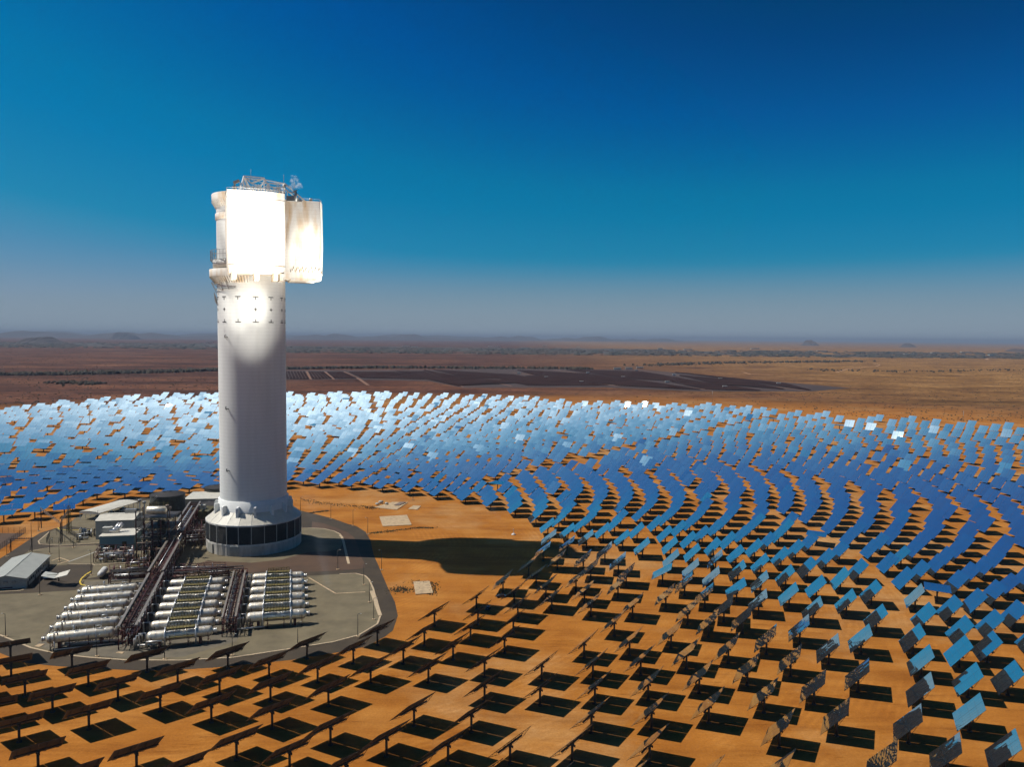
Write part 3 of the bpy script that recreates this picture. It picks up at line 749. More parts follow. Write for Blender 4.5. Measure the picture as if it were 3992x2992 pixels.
# roof machinery --------------------------------------------------
def tpt(cx, cy, Y=None):
    "point on the tower top from the surveyed view at depth Y"
    x = 780 + cx * .3619; y = 640 + cy * .3619; Y = Y or 425
    d = fwd + cright * ((x - CX) / FPX) + cup * ((CY - y) / FPX); t = Y / d.y
    return Vector((d.x * t, Y, HC + d.z * t)) - Vector((TW.x, TW.y, 0))
cr = MB(); w_ = .5
A_ = tpt(470, 128, 412); B_ = tpt(688, 148, 412); A2 = tpt(482, 150, 424); B2 = tpt(700, 168, 424)
lf = [tpt(425, 285, 404), tpt(560, 290, 424), tpt(520, 285, 404)]
for s, e in ((A_, B_), (A2, B2), (A_, A2), (B_, B2), (A_, tpt(425, 285, 405)), (A_, tpt(470, 290, 412)), (A2, tpt(545, 290, 430)), (A2, tpt(555, 285, 436)), (B_, tpt(775, 305, 412)), (B_, tpt(690, 300, 410)), (B2, tpt(620, 290, 430)),
             (tpt(545, 205, 412), B_), (tpt(545, 205, 412), A_), (tpt(545, 205, 412), tpt(760, 290, 412)), (B2, tpt(905, 210, 425)), (tpt(690, 205, 420), tpt(905, 210, 425)), (tpt(905, 205, 425), tpt(910, 330, 428)), (tpt(905, 205, 425), tpt(1140, 405, 438)), (tpt(905, 260, 425), tpt(1090, 405, 438)),
             (tpt(700, 240, 420), tpt(900, 255, 425)), (tpt(940, 280, 428), tpt(942, 400, 430)), (tpt(1025, 300, 430), tpt(1025, 400, 432)), (tpt(940, 300, 428), tpt(1025, 310, 430)), (tpt(940, 350, 428), tpt(1025, 355, 430)), (tpt(940, 385, 428), tpt(1025, 330, 430)), (tpt(1060, 350, 432), tpt(1065, 405, 434))):
    cr.bar(s, e, w_)
cr.build('roof_crane', M['bright'], tower)
cr = MB(); rn_ = random.Random(3)
for i in range(15):
    x0 = 430 + i * 33; yt = 215 + i * 4 + rn_.uniform(-25, 10); yb = 292 + (x0 - 430) * .055
    cr.bar(tpt(x0, yt, 418), tpt(x0, yb, 418), .22); cr.bar(tpt(x0, yt, 418), tpt(x0 + 33, yb, 418), .16); cr.bar(tpt(x0, yt + 8, 418), tpt(x0 + 33, yt + 12, 418), .2)
for a_, b_ in (((462, 205), (545, 290)), ((480, 165), (520, 285)), ((500, 150), (690, 205)), ((560, 210), (690, 160)), ((600, 250), (690, 200)), ((700, 190), (820, 285)), ((720, 200), (905, 240)), ((820, 205), (850, 300)), ((850, 205), (880, 300))):
    cr.bar(tpt(*a_, 420), tpt(*b_, 420), .3)
cr.build('lattice_brace', M['bright'], tower)
cb = MB()
for (x0, y0), (x1, y1) in (((455, 240), (740, 268)), ((800, 262), (860, 262)), ((800, 262), (800, 290)), ((830, 250), (830, 300)), ((850, 240), (850, 300)), ((345, 245), (450, 243)), ((500, 180), (500, 285)), ((515, 155), (540, 200)), ((575, 240), (575, 290)), ((720, 225), (720, 285)), ((740, 215), (740, 290)), ((620, 240), (622, 290)), ((650, 220), (652, 290)), ((800, 280), (920, 300))):
    cb.bar(tpt(x0, y0, 415), tpt(x1, y1, 415), .45)
for i in range(16): cb.bar(tpt(355 + i * 30, 240 + i * 3.2, 409), tpt(355 + i * 30, 285 + i * 3.2, 409), .16)
cb.tube([tpt(355, 242, 409), tpt(805, 292, 409)], .14, 5)
cb.build('roof_railing', M['bright'], tower)
g_ = MB(); g_.box(tpt(392, 190, 408), (3.2, 1.2, 1.3), Matrix.Rotation(radians(-22), 3, 'Y')); g_.bar(tpt(372, 200, 408), tpt(372, 275, 408), .7)
g_.box(tpt(372, 258, 408), (1.6, 1.6, 2.0)); g_.build('roof_davit', M['wall'], tower)
g_ = MB(); g_.box(tpt(985, 375, 428), (4.5, 4, 2.6)); g_.box(tpt(1040, 400, 432), (7, 5, 1.2)); g_.box(tpt(880, 320, 420), (2.5, 4, 2)); g_.tube([tpt(1030, 300, 428), tpt(1030, 400, 428)], .7, 10); g_.tube([tpt(905, 220, 426), tpt(905, 262, 426)], .8, 10)
g_.build('roof_machinery', M['steel'], tower)
g_ = MB()
for x, y0, y1, Y in ((547, 55, 210, 412), (901, 110, 210, 425), (1020, 190, 300, 428)): g_.tube([tpt(x, y1, Y), tpt(x, y0, Y)], .12, 5)
g_.build('lightning_rod', M['steel'], tower)
for x, y, Y, mm in ((250, 345, 425, 'red'), (1192, 385, 446, 'steel')):
    g_ = MB(); g_.tube([tpt(x, y - 16, Y), tpt(x, y + 14, Y)], .9, 10); g_.tube([tpt(x, y + 5, Y), tpt(x, y + 38, Y)], .35, 6); g_.build('beacon', M[mm], tower)
g_ = MB(); g_.bar(tpt(1145, 402, 445), tpt(1215, 405, 445), .5); g_.bar(tpt(1160, 402, 445), tpt(1160, 420, 445), .3); g_.bar(tpt(1205, 402, 445), tpt(1205, 420, 445), .3); g_.build('beacon_frame', M['darksteel'], tower)
# ladder-like access gallery left of the base
gal = empty('access_gallery', (0, 0, 0)); tag(gal, 'small grey sloping roof gallery clinging to the left of the tower base', 'gallery')
mb = MB(); a_ = c3(2075, 510, 12); b_ = c3(2155, 400, 14)
# steam puff at the roof
puff = bpy.data.materials.new('steam'); puff.use_nodes = True
nt = puff.node_tree; nt.nodes.remove(nt.nodes['Principled BSDF'])
vol = nt.nodes.new('ShaderNodeVolumePrincipled'); vol.inputs['Density'].default_value = .30; vol.inputs['Color'].default_value = (.95, .95, .95, 1)
nz = nt.nodes.new('ShaderNodeTexNoise'); nz.inputs['Scale'].default_value = .42; nz.inputs['Detail'].default_value = 3; tc = nt.nodes.new('ShaderNodeTexCoord'); nt.links.new(tc.outputs['Object'], nz.inputs['Vector'])
rp = nt.nodes.new('ShaderNodeMapRange'); rp.inputs['From Min'].default_value = .53; rp.inputs['From Max'].default_value = .75; rp.inputs['To Max'].default_value = .55; nt.links.new(nz.outputs['Fac'], rp.inputs['Value']); nt.links.new(rp.outputs['Result'], vol.inputs['Density'])
nt.links.new(vol.outputs[0], nt.nodes['Material Output'].inputs['Volume'])
mb = MB(); cpt = [tpt(1025, 290, 428), tpt(1012, 265, 428), tpt(1005, 238, 428), tpt(1018, 215, 427), tpt(1000, 190, 427), tpt(1030, 150, 426), tpt(1035, 128, 426)]
mb.tube(cpt, 1, 14, radii=[1.4, 3.4, 5.2, 4.0, 2.6, 3.0, .6])
gal.name = 'steam_puff_anchor'; bpy.data.objects.remove(gal)
st = mb.build('steam_puff', puff); st.location = (TW.x, TW.y, 0); tag(st, 'wisp of white steam rising from the tower top', 'steam', kind='stuff')

# ------------------------------------------------------------------ tanks (steam accumulators)
def accumulator(p, q, dia, kind, label, group):
    "p, q: ends of the vessel axis"
    p, q = Vector(p), Vector(q); mid = (p + q) / 2; L = (q - p).length; ax = (q - p).normalized(); rz = atan2(ax.y, ax.x)
    root = empty('steam_accumulator', (mid.x, mid.y, 0), rz); z = p.z; r = dia / 2
    tag(root, label, 'tank', group)
    prof = []
    for i in range(7): t = pi / 2 * i / 6; prof.append((-L / 2 + r * .75 * (1 - sin(t)), max(.02, r * cos(pi / 2 - t)) if False else max(.02, r * sin(t))))
    xs = [(-L / 2 + r * .8 * (1 - cos(pi / 2 * i / 6)), max(.03, r * sin(pi / 2 * i / 6))) for i in range(7)]
    pts = [(x, 0, z) for x, _ in xs] + [(-x, 0, z) for x, _ in xs[::-1]]; rad = [v for _, v in xs] + [v for _, v in xs[::-1]]
    mb = MB(); mb.tube(pts, 1, 28, radii=rad); mb.build('vessel', M['silver'], root)
    bnd = MB()
    for f in (-.36, -.22, -.08, .08, .22, .36): bnd.tube([(f * L - .12, 0, z), (f * L + .12, 0, z)], r + .04, 28)
    bnd.build('cladding_band', M['pipe'], root)
    for f in (-.3, .3):
        s = MB(); s.box((f * L, 0, z / 2 - .3), (1.0, dia * .8, z - .3)); s.build('saddle', M['redsteel'] if kind else M['darksteel'], root)
    m_ = MB(); sg = -1 if kind == 'A' else 1
    m_.tube([(sg * (L / 2 - .1), 0, z), (sg * (L / 2 + 1.0), 0, z)], .8, 14); m_.tube([(sg * (L / 2 + .9), 0, z), (sg * (L / 2 + 1.15), 0, z)], 1.0, 14); m_.build('manway', M['pipe'], root)
    # risers
    class Each:
        def tube(s, pts, rad, k=8):
            q_ = MB(); q_.tube(pts, rad, k); q_.build('riser_pipe', M['pipe'], root)
    n = Each(); rr = .26
    def U(x, x2, y, h): n.tube([(x, y, z - .5), (x, y, z + r + h - .4), (x + .2, y, z + r + h), (x2 - .2, y, z + r + h), (x2, y, z + r + h - .4), (x2, y, z + r - .3)], rr, 8)
    if kind == 'A':
        U(-L * .36, -L * .31, -r - .5, .8); n.tube([(-L * .1, 0, z + r - .2), (-L * .1, 0, z + r + 2.0)], .28, 8); n.tube([(L * .22, -.3, z + r - .3), (L * .22, -.3, z + r + 1.1), (L * .3, -.3, z + r + 1.1), (L * .3, -.3, z + r - .3)], .2, 8)
        n.tube([(L * .5 + .4, 0, z - 2), (L * .5 + .4, 0, z + 1.8), (L * .5 + 2.6, 0, z + 1.8), (L * .5 + 2.6, 0, z - 2.5)], .3, 8)
        n.tube([(-L * .36, -r - .5, z - .5), (-L * .36, -r - .5, .6), (L * .5, -r - .5, .6)], .25, 8)
        for i in range(9): n.tube([(-L * .42 + i * L * .1, -r * .5, z + r * .75), (-L * .42 + i * L * .1, r * .3, z + r + .35)], .07, 5)
    else:
        n.tube([(-L * .22, -r - .4, .8), (-L * .22, -r - .4, z + r * .7), (-L * .22, 0, z + r + .9), (-L * .22, r + .4, z + r * .7), (-L * .22, r + .4, .8)], .30, 8)
        n.tube([(L * .24, -r - .4, .8), (L * .24, -r - .4, z + r * .7), (L * .24, 0, z + r + .9), (L * .24, r + .4, z + r * .7)], .30, 8)
        n.tube([(-L * .2, -r * .75, z + r * .85), (0, -r * .75, z + r * .85), (0, -r * .75, z + r * .45), (L * .12, -r * .75, z + r * .45), (L * .12, -r * .75, z + r * .85), (L * .24, -r * .75, z + r * .85)], .22, 8)
        n.tube([(-L * .5 - .2, 0, z - 2), (-L * .5 - .2, 0, z + 1.6), (-L * .5 - 2.4, 0, z + 1.6), (-L * .5 - 2.4, 0, z - 2.5)], .3, 8)
    wk = MB()
    if kind != 'A':
        wk.box((0, r * .2, z + r + .45), (L * .42, dia * .5, .12)); wk.box((0, r * 1.25, z + r * .5), (L * .42, 1.0, .12)); wk.box((0, -r * 1.2, z - .2), (L * .42, .9, .12))
        for x in [(-.2 + .05 * i) * L for i in range(9)]:
            for y in (-r * .6, r * 1.0, r * 1.5): wk.bar((x, y, z - r * .4), (x, y, z + r + 1.65), .10)
        for y in (-r * .6, r * 1.0, r * 1.5):
            for h in (-.4, .5, 1.1, 1.65): wk.bar((-L * .2, y, z + r + h), (L * .2, y, z + r + h), .08)
    else:
        wk.box((L * .05, r + .7, z + r * .2), (L * .8, .9, .10))
        for i in range(12): wk.bar((L * (-.34 + i * .07), r + 1.1, z + r * .2), (L * (-.34 + i * .07), r + 1.1, z + r * .2 + 1.1), .07)
        wk.bar((-L * .34, r + 1.1, z + r * .2 + 1.1), (L * .43, r + 1.1, z + r * .2 + 1.1), .07)
        for i in range(4): wk.bar((L * (-.3 + i * .22), r + 1, .0), (L * (-.3 + i * .22), r + 1, z + r * .2), .14)
    wk.build('walkway', M['yellow'], root)
    fr = MB()
    for x in (-L * .42, -L * .15, L * .12, L * .42):
        for y in (-r - .25, r + .25): fr.bar((x, y, 0), (x, y, z + .4), .2)
        fr.bar((x, -r - .25, .9), (x, r + .25, .9), .18)
    fr.build('support_frame', M['redsteel'], root)
    return root
ZT = 4.3
bankA = [((90, 590), (605, 535)), ((150, 508), (642, 458)), ((200, 432), (672, 390)), ((252, 365), (708, 326)), ((300, 302), (742, 268)), ((350, 243), (775, 210))]
bankB = [((832, 578), (1328, 528)), ((862, 498), (1345, 464)), ((893, 427), (1360, 397)), ((922, 362), (1370, 336)), ((950, 300), (1385, 274)), ((978, 243), (1400, 220)), ((1003, 187), (1415, 168))]
bankC = [((1568, 435), (2015, 402)), ((1577, 362), (2008, 335)), ((1587, 300), (2005, 278)), ((1596, 243), (2005, 222)), ((1604, 190), (2000, 172)), ((1612, 142), (1997, 124))]
nth = ['nearest', 'second nearest', 'third nearest', 'fourth from front', 'fifth from front', 'sixth from front', 'farthest']
for bank, nm, kind in ((bankA, 'left bank', 'A'), (bankB, 'middle bank', 'B'), (bankC, 'right bank', 'C')):
    for i, (a, b) in enumerate(bank):
        w = nth[i] if i < len(bank) - 1 else 'farthest'
        what = 'plain silver horizontal tank' if kind == 'A' else 'silver tank with yellow walkway'
        accumulator(c4(*a, ZT), c4(*b, ZT), 4.05, kind, '%s, %s in the %s' % (what, w, nm), 'steam accumulator tanks')
# header pipework beside the front tanks
def pipes(name, label, paths, r, m, cat='pipework', group=None):
    mb = MB()
    for p in paths: mb.tube(p, r, 8)
    return tag(mb.build(name, m), label, cat, group)
pipes('header_pipe', 'low silver header pipework in front of the nearest left tank', [[c4(205, 590, 4), c4(210, 640, .8), c4(640, 600, .8)], [c4(320, 615, .8), c4(320, 590, 3), c4(420, 575, 3), c4(420, 600, .8)], [c4(505, 590, .8), c4(510, 570, 3), c4(625, 562, 3)], [c4(230, 625, 1.6), c4(630, 597, 1.6)], [c4(460, 605, .8), c4(462, 570, 4)]], .32, M['pipe'])
mb = MB()
for i in range(16):
    p = c4(235 + i * 25, 632 - i * 2.4, 0); mb.bar(p, p + Vector((0, 0, 1.4)), .25); mb.tube([p + Vector((0, 0, 1.2)), p + Vector((.8, 0, 1.2))], .35, 8)
tag(mb.build('valve_rack', M['brownpipe']), 'row of small valves on stands before the nearest left tank', 'valves')
pipes('header_pipe', 'silver header pipes rising at the left end of the nearest middle tank', [[c4(760, 665, 0), c4(760, 570, 5), c4(800, 560, 5), c4(800, 600, 1)], [c4(745, 665, 0), c4(745, 590, 5)], [c4(830, 655, .8), c4(835, 615, 3.6), c4(945, 605, 3.6), c4(945, 640, .8)], [c4(760, 640, 1), c4(960, 625, 1)]], .36, M['pipe'])
pipes('header_pipe', 'silver header pipes at the left end of the nearest right tank', [[c4(1510, 520, 0), c4(1510, 440, 5), c4(1545, 435, 5), c4(1545, 490, 1)], [c4(1580, 500, .8), c4(1580, 460, 3), c4(1680, 450, 3), c4(1680, 490, .8)], [c4(1500, 520, 1), c4(1700, 500, 1)]], .34, M['pipe'])

# ------------------------------------------------------------------ pipe racks
def rack(p0, p1, w, h, label, levels=(0.4, .72, 1.0), npipe=6, step=6.0, tray=True, seed=0, trayw=1.0):
    p0, p1 = Vector((p0[0], p0[1], 0)), Vector((p1[0], p1[1], 0)); d = p1 - p0; L = d.length; rz = atan2(d.y, d.x)
    root = empty('pipe_rack', p0, rz); tag(root, label, 'pipe rack', 'pipe racks of the plant'); rn = random.Random(seed)
    n = max(2, int(L / step) + 1)
    for i in range(n):
        x = L * i / (n - 1); f = MB()
        for y in (-w / 2, w / 2): f.bar((x, y, 0), (x, y, h), .34)
        for lv in levels: f.bar((x, -w / 2, h * lv - .2), (x, w / 2, h * lv - .2), .26)
        f.bar((x, -w / 2, h * levels[0] - .2), (x, w / 2, 0.6), .14)
        f.build('portal_frame', M['redsteel'], root)
    lg = MB()
    for lv in levels:
        for y in (-w / 2, w / 2): lg.bar((0, y, h * lv - .5), (L, y, h * lv - .5), .22)
    for i in range(n - 1):
        x0, x1 = L * i / (n - 1), L * (i + 1) / (n - 1)
        for y in (-w / 2, w / 2): lg.bar((x0, y, h * levels[0] if i % 2 else h * .98), (x1, y, h * .98 if i % 2 else h * levels[0]), .14)
    lg.build('bracing', M['redsteel'], root)
    for lv in levels:
        for k in range(npipe):
            y = -w / 2 + .6 + (w - 1.2) * (k + rn.uniform(-.2, .2)) / max(1, npipe - 1); r = rn.choice((.12, .18, .26, .34))
            if lv == 1.0 and k % 3: continue
            a = rn.uniform(0, .15) * L; b = L - rn.uniform(0, .2) * L
            mb = MB(); mb.tube([(a, y, h * lv + r), (b, y, h * lv + r)], r, 8); mb.build('pipe', M[rn.choice(('pipe', 'brownpipe', 'redsteel', 'darksteel'))], root)
    if tray:
        for y in (-w / 2, w / 2):
            mb = MB(); mb.box((L / 2, y, h + .45), (L, trayw, .35)); mb.bar((0, y - trayw * .5, h + .7), (L, y - trayw * .5, h + .7), .12); mb.build('cable_tray', M['beam'], root)
    cr_ = MB()
    for i in range(int(L / 2)): cr_.bar((i * 2, -w / 2, h - .05), (i * 2, w / 2, h - .05), .12)
    cr_.build('cross_bar', M['redsteel'], root)
    return root
r_a = c4(690, 505, 8.5); r_b = c4(905, 110, 8.5)
rack(r_a, r_b, 6.0, 8.5, 'long red pipe rack with grey trays running away between left tank banks', npipe=7, seed=1)
r_c = c3(1560, 990, 8.5); r_d = c3(1795, 590, 9.5); 
rack(c4(900, 108, 8.5), c3(1765, 640, 8.5), 6.2, 9.2, 'pipe rack climbing from the tank yard towards the process frame', npipe=7, seed=2)
rack(c3(1768, 632, 8.5), c3(1960, 320, 9), 6.0, 11.5, 'tall pipe rack with grey trays between black tank and tower', npipe=6, seed=3)
rack(c4(1000, 105, 7), c4(1545, 72, 7), 4.0, 7.2, 'red cross rack along the back of the middle tanks', npipe=4, seed=4, trayw=.5)
rack(c4(1440, 440, 7.2), c4(1520, 95, 7.2), 5.0, 7.2, 'red pipe rack between middle and right tank banks', npipe=5, seed=5, trayw=.7)
rack(c4(560, 100, 6), c4(860, 80, 6), 3.6, 6.0, 'low red rack joining the long rack from the left', npipe=4, seed=6, trayw=.5)
rack(c3(1860, 600, 6), c3(2080, 585, 6), 6, 7.5, 'rack of silver pipes joining the left of the tower base', levels=(.35, .6, 1.0), npipe=6, seed=7, trayw=.4)
# vertical end columns at the near end of racks
for q, lab in (((640, 525), 'left'), ((745, 525), 'right')):
    pass

# ------------------------------------------------------------------ process frame and equipment
def box_building(name, corners, h, m, roofm, label, cat='building', gable=0., over=.4, parts=None):
    "corners: 4 ground points a b c d, ridge along a-b direction"
    a, b, c, d = [Vector((p[0], p[1], 0)) for p in corners]
    ux = (b - a); uy = (d - a); Lx, Ly = ux.length, uy.length; ux.normalize()
    uy = Vector((-ux.y, ux.x, 0)) * (1 if Vector((-ux.y, ux.x, 0)).dot(uy) > 0 else -1)
    cen = a + ux * Lx / 2 + uy * Ly / 2
    root = empty(name, (cen.x, cen.y, 0), atan2(ux.y, ux.x)); tag(root, label, cat)
    sg = 1
    mb = MB()
    if gable:
        x, y = Lx / 2, Ly / 2
        vs = [(-x, -y, 0), (x, -y, 0), (x, y, 0), (-x, y, 0), (-x, -y, h), (x, -y, h), (x, y, h), (-x, y, h), (-x, 0, h + gable), (x, 0, h + gable)]
        mb.add(vs, [(0, 1, 5, 4), (2, 3, 7, 6), (1, 2, 6, 9, 5), (3, 0, 4, 8, 7)])
    else: mb.box((0, 0, h / 2), (Lx, Ly, h))
    mb.build('wall', m, root)
    rf = MB()
    if gable:
        x, y = Lx / 2 + over, Ly / 2 + over; e = h - gable * over / (Ly / 2) + .06; t = .25
        vs = [(-x, -y, e), (x, -y, e), (x, 0, h + gable + .06), (-x, 0, h + gable + .06), (x, y, e), (-x, y, e)]
        vs += [(p[0], p[1], p[2] + t) for p in vs]
        rf.add(vs, [(6, 7, 8, 9), (9, 8, 10, 11), (0, 3, 2, 1), (3, 5, 4, 2), (0, 1, 7, 6), (4, 5, 11, 10), (1, 2, 8, 7), (2, 4, 10, 8), (5, 3, 9, 11), (3, 0, 6, 9)])
        rf.bar((-x, 0, h + gable + .38), (x, 0, h + gable + .38), .5, .15)
    else: rf.box((0, 0, h + .17), (Lx + over, Ly + over, .3))
    rf.build('roof', roofm, root)
    return root, Lx, Ly
# office building bottom left
offc = [c3(-60, 1150), c3(258, 1142), c3(500, 905), c3(260, 880)]
ga, gb, gc = c3(262, 1142), c3(500, 905), c3(-60, 1152)
dirL = (gb - ga).normalized(); wid = 16.5; nrm = Vector((-dirL.y, dirL.x, 0))
off, Lx, Ly = box_building('office_building', [ga, gb, gb + nrm * wid, ga + nrm * wid], 4.4, M['wall'], M['roofg'], 'long grey-roofed single-storey office at the left edge', gable=1.9, over=.5)
for i in range(13):
    x = -Lx / 2 + 3 + i * (Lx - 6) / 12; w = MB(); w.box((x, -Ly / 2 - .02, 2.3 if i % 4 else 1.2), (1.5, .12, 1.2 if i % 4 else 2.3)); w.build('window' if i % 4 else 'door', M['glass'] if i % 4 else M['darksteel'], off)
    fr = MB()
w = MB()
for y in (-3.4, 0, 3.2): w.box((-Lx / 2 - .35, y, 3.3), (.7, 1.6, .9))
w.build('air_conditioner', M['steel'], off)
w = MB(); w.box((-Lx / 2 - .05, 1.0, .7), (.1, 7.5, .5)); w.build('red_panel', M['redsteel'], off)
# canopy (open shed)
ca, cb_ = c3(1000, 470), c3(1392, 348); du = (cb_ - ca).normalized(); nv = Vector((-du.y, du.x, 0)); wd = 15.0; LL = (cb_ - ca).length
cen = ca + du * LL / 2 + nv * wd / 2
can = empty('canopy_shed', (cen.x, cen.y, 0), atan2(du.y, du.x)); tag(can, 'open-sided shed with a long white arched roof by the mirrors', 'shed')
mb = MB(); prof = [(-wd / 2, 4.9), (-wd / 4, 5.5), (0, 5.7), (wd / 4, 5.5), (wd / 2, 4.9)]
vs = [(sx * LL / 2, y, z + dz) for dz in (0, .2) for sx in (-1, 1) for y, z in prof]
fs = [(i, i + 1, 6 + i, 5 + i) for i in range(4)] + [(10 + 5 + i, 10 + 6 + i, 10 + i + 1, 10 + i) for i in range(4)] + [(5 + i, 6 + i, 16 + i, 15 + i) for i in range(4)] + [(i + 1, i, 10 + i, 11 + i) for i in range(4)] + [(0, 5, 15, 10), (9, 4, 14, 19)]
mb.add(vs, fs); mb.build('roof', M['roofw'], can)
for i in range(9):
    for s_ in (-1, 1):
        p = MB(); x = -LL / 2 + .4 + i * (LL - .8) / 8; p.bar((x, s_ * (wd / 2 - .3), 0), (x, s_ * (wd / 2 - .3), 4.7), .22); p.build('post', M['white'], can)
for e in (-1, 1):
    g_ = MB(); g_.add([(e * (LL / 2 - .05), y, z - .05) for y, z in prof] + [(e * (LL / 2 - .05), wd / 2, 4.0), (e * (LL / 2 - .05), -wd / 2, 4.0)], [(0, 1, 2, 3, 4, 5, 6)]); g_.build('gable_end', M['roofw'], can)
# cars
def car(p, rz, m, label, pickup=False):
    root = empty('parked_car' if not pickup else 'pickup_truck', (p[0], p[1], 0), rz); tag(root, label, 'car' if not pickup else 'pickup truck')
    L, W = (4.5, 1.8) if not pickup else (5.3, 1.9); b = MB()
    prof = [(-L / 2, .35), (-L / 2, .85), (-L * .30, 1.0), (-L * .2, 1.45), (L * .18, 1.48), (L * .34, 1.02), (L / 2, .85), (L / 2, .35)] if not pickup else [(-L / 2, .4), (-L / 2, 1.1), (-L * .08, 1.1), (-L * .04, 1.75), (L * .2, 1.75), (L * .3, 1.15), (L / 2, 1.0), (L / 2, .4)]
    n = len(prof); vs = [(x, s * W / 2 * (.86 if z > 1.2 else 1), z) for s in (-1, 1) for x, z in prof]
    b.add(vs, [tuple(range(n)), tuple(range(n, 2 * n))[::-1]] + [((i + 1) % n, i, n + i, n + (i + 1) % n) for i in range(n)]); b.build('body', m, root)
    g = MB()
    if pickup: g.box((L * .08, 0, 1.42), (L * .22, W * .89, .42))
    else: g.box((0, 0, 1.22), (L * .42, W * .93, .36))
    g.build('window', M['glass'], root)
    for x in (-L * .31, L * .31):
        for y in (-W / 2, W / 2): w = MB(); w.tube([(x, y - .11, .34), (x, y + .11, .34)], .34, 12); w.build('wheel', M['rubber'], root)
names_ = ['white', 'dark', 'white', 'dark', 'white', 'dark']
for i in range(6):
    t = (i + .7) / 6.5; p = ca + du * LL * t + nv * (4.0 + (i % 2) * 4.5)
    car(p, atan2(nv.y, nv.x), M['carw'] if i % 2 == 0 else M['card'], '%s car under the white canopy, %s from its near end' % (names_[i], ordinal(i)))
car(c3(500, 1058), .1, M['card'], 'dark pickup parked under the tilted demonstration mirror', True)
car(at(1953, 2330), .3, M['card'], 'dark car in the shadow of the first heliostat beside the tower shadow')
car(at(1902, 2378), 1.4, M['card'], 'dark car in a heliostat shadow nearer the camera')
# demonstration heliostat: two tilted panels
dm = empty('demonstration_mirror', tuple(c3(590, 1075))); tag(dm, 'pair of tilted panels, one white one grey, on the asphalt beside the office', 'mirror')
base = c3(590, 1075)
def rel(x, y, z): return c3(x, y, z) - base
for pts, m_, nm in (([rel(410, 1022, 4.0), rel(455, 975, 4.6), rel(578, 995, 4.8), rel(540, 1043, 4.2)], M['roofg'], 'panel'), ([rel(540, 1044, 4.2), rel(590, 992, 4.9), rel(705, 958, 6.3), rel(670, 1012, 5.6)], M['roofw'], 'panel')):
    mb = MB(); mb.add(pts + [p - Vector((0, 0, .25)) for p in pts], [(0, 1, 2, 3), (7, 6, 5, 4), (0, 4, 5, 1), (1, 5, 6, 2), (2, 6, 7, 3), (3, 7, 4, 0)]); mb.build('panel', m_, dm)
mb = MB(); mb.tube([(0, 0, 0), (0, 0, 4.4)], .3, 10); mb.bar(rel(470, 1015, 4.2), rel(650, 1005, 5.0), .3); mb.build('pedestal', M['darksteel'], dm)

# white buildings
b1, lx, ly = box_building('turbine_hall', [c3(960, 655), c3(1345, 640), c3(1345, 560), c3(985, 575)], 10.5, M['wall'], M['roofw'], 'white hall with a pale low-pitched roof behind the duct building', gable=1.6, over=.3)
g_ = MB(); g_.box((lx * .25, ly * .2, 13.0), (6, 3, 2.2)); g_.build('roof_vent', M['steel'], b1)
b2, lx, ly = box_building('duct_building', [c3(1000, 775), c3(1345, 760), c3(1345, 690), c3(1010, 705)], 8.0, M['teal'], M['roofw'], 'teal-walled building with a pale flat roof carrying fat ducts', over=.8)
g_ = MB(); g_.tube([(-lx * .33, 0, 9.4), (-lx * .05, 0, 9.4)], 1.5, 16); g_.tube([(-lx * .18, 0, 9.6), (-lx * .06, 2.5, 12.6)], 1.1, 14); g_.tube([(-lx * .10, 0, 9.6), (lx * .02, 2.5, 12.6)], 1.1, 14); g_.build('duct', M['pipe'], b2)
g_ = MB(); g_.box((-lx * .39, .6, 9.8), (5, 3.6, 3.0)); g_.build('air_handler', M['wall'], b2)
g_ = MB(); g_.box((lx * .22, -ly / 2 - .06, 3.4), (2.2, .15, 3.0)); g_.box((-lx * .22, -ly / 2 - .06, 2.0), (lx * .3, .15, 2.4)); g_.build('green_panel', M['green'], b2)
b3, lx, ly = box_building('store_building', [c3(1845, 335), c3(2300, 325), c3(2300, 255), c3(1850, 262)], 5.5, M['wall'], M['roofw'], 'long pale-roofed store building behind the black tanks', over=.6)
b4, lx, ly = box_building('switch_room', [c3(1960, 500), c3(2090, 498), c3(2090, 440), c3(1962, 442)], 7.5, M['green'], M['green'], 'olive green cabin between the racks and the tower base', over=.2)
g_ = MB(); g_.box((-2, 0, 9.0), (4, 3.5, 2.6)); g_.build('air_handler', M['wall'], b4)
# black tanks
def tank(p, r, h, label, stair=False):
    root = empty('water_tank', (p[0], p[1], 0)); tag(root, label, 'tank', 'black water tanks')
    mb = MB(); prof = []
    for i in range(int(h / 1.1)): prof += [(r, i * 1.1), (r, i * 1.1 + .9), (r + .08, i * 1.1 + .95), (r + .08, i * 1.1 + 1.05)]
    prof.append((r, h)); mb.lathe(prof, 56, smooth=False); mb.build('shell', M['blacktank'], root)
    mb = MB(); mb.lathe([(r + .15, h), (r * .35, h + r * .13), (.02, h + r * .17)], 40, smooth=False)
    for k in range(40):
        a = 2 * pi * k / 40; mb.bar((r * cos(a), r * sin(a), h + .08), (.4 * cos(a), .4 * sin(a), h + r * .18), .10)
    mb.build('roof', M['darksteel'], root)
    if stair:
        mb = MB(); N_ = 26
        pts = [((r + .6) * cos(radians(-100 - i * 3.0)), (r + .6) * sin(radians(-100 - i * 3.0)), h - h * i / N_) for i in range(N_ + 1)]
        for dz in (0, 1.1): mb.tube([(x, y, z + dz) for x, y, z in pts], .09, 5)
        for x, y, z in pts: mb.bar((x, y, z), (x, y, z + 1.1), .06); mb.bar((x, y, z), (x * .95, y * .95, z), .12)
        mb.build('stair', M['steel'], root)
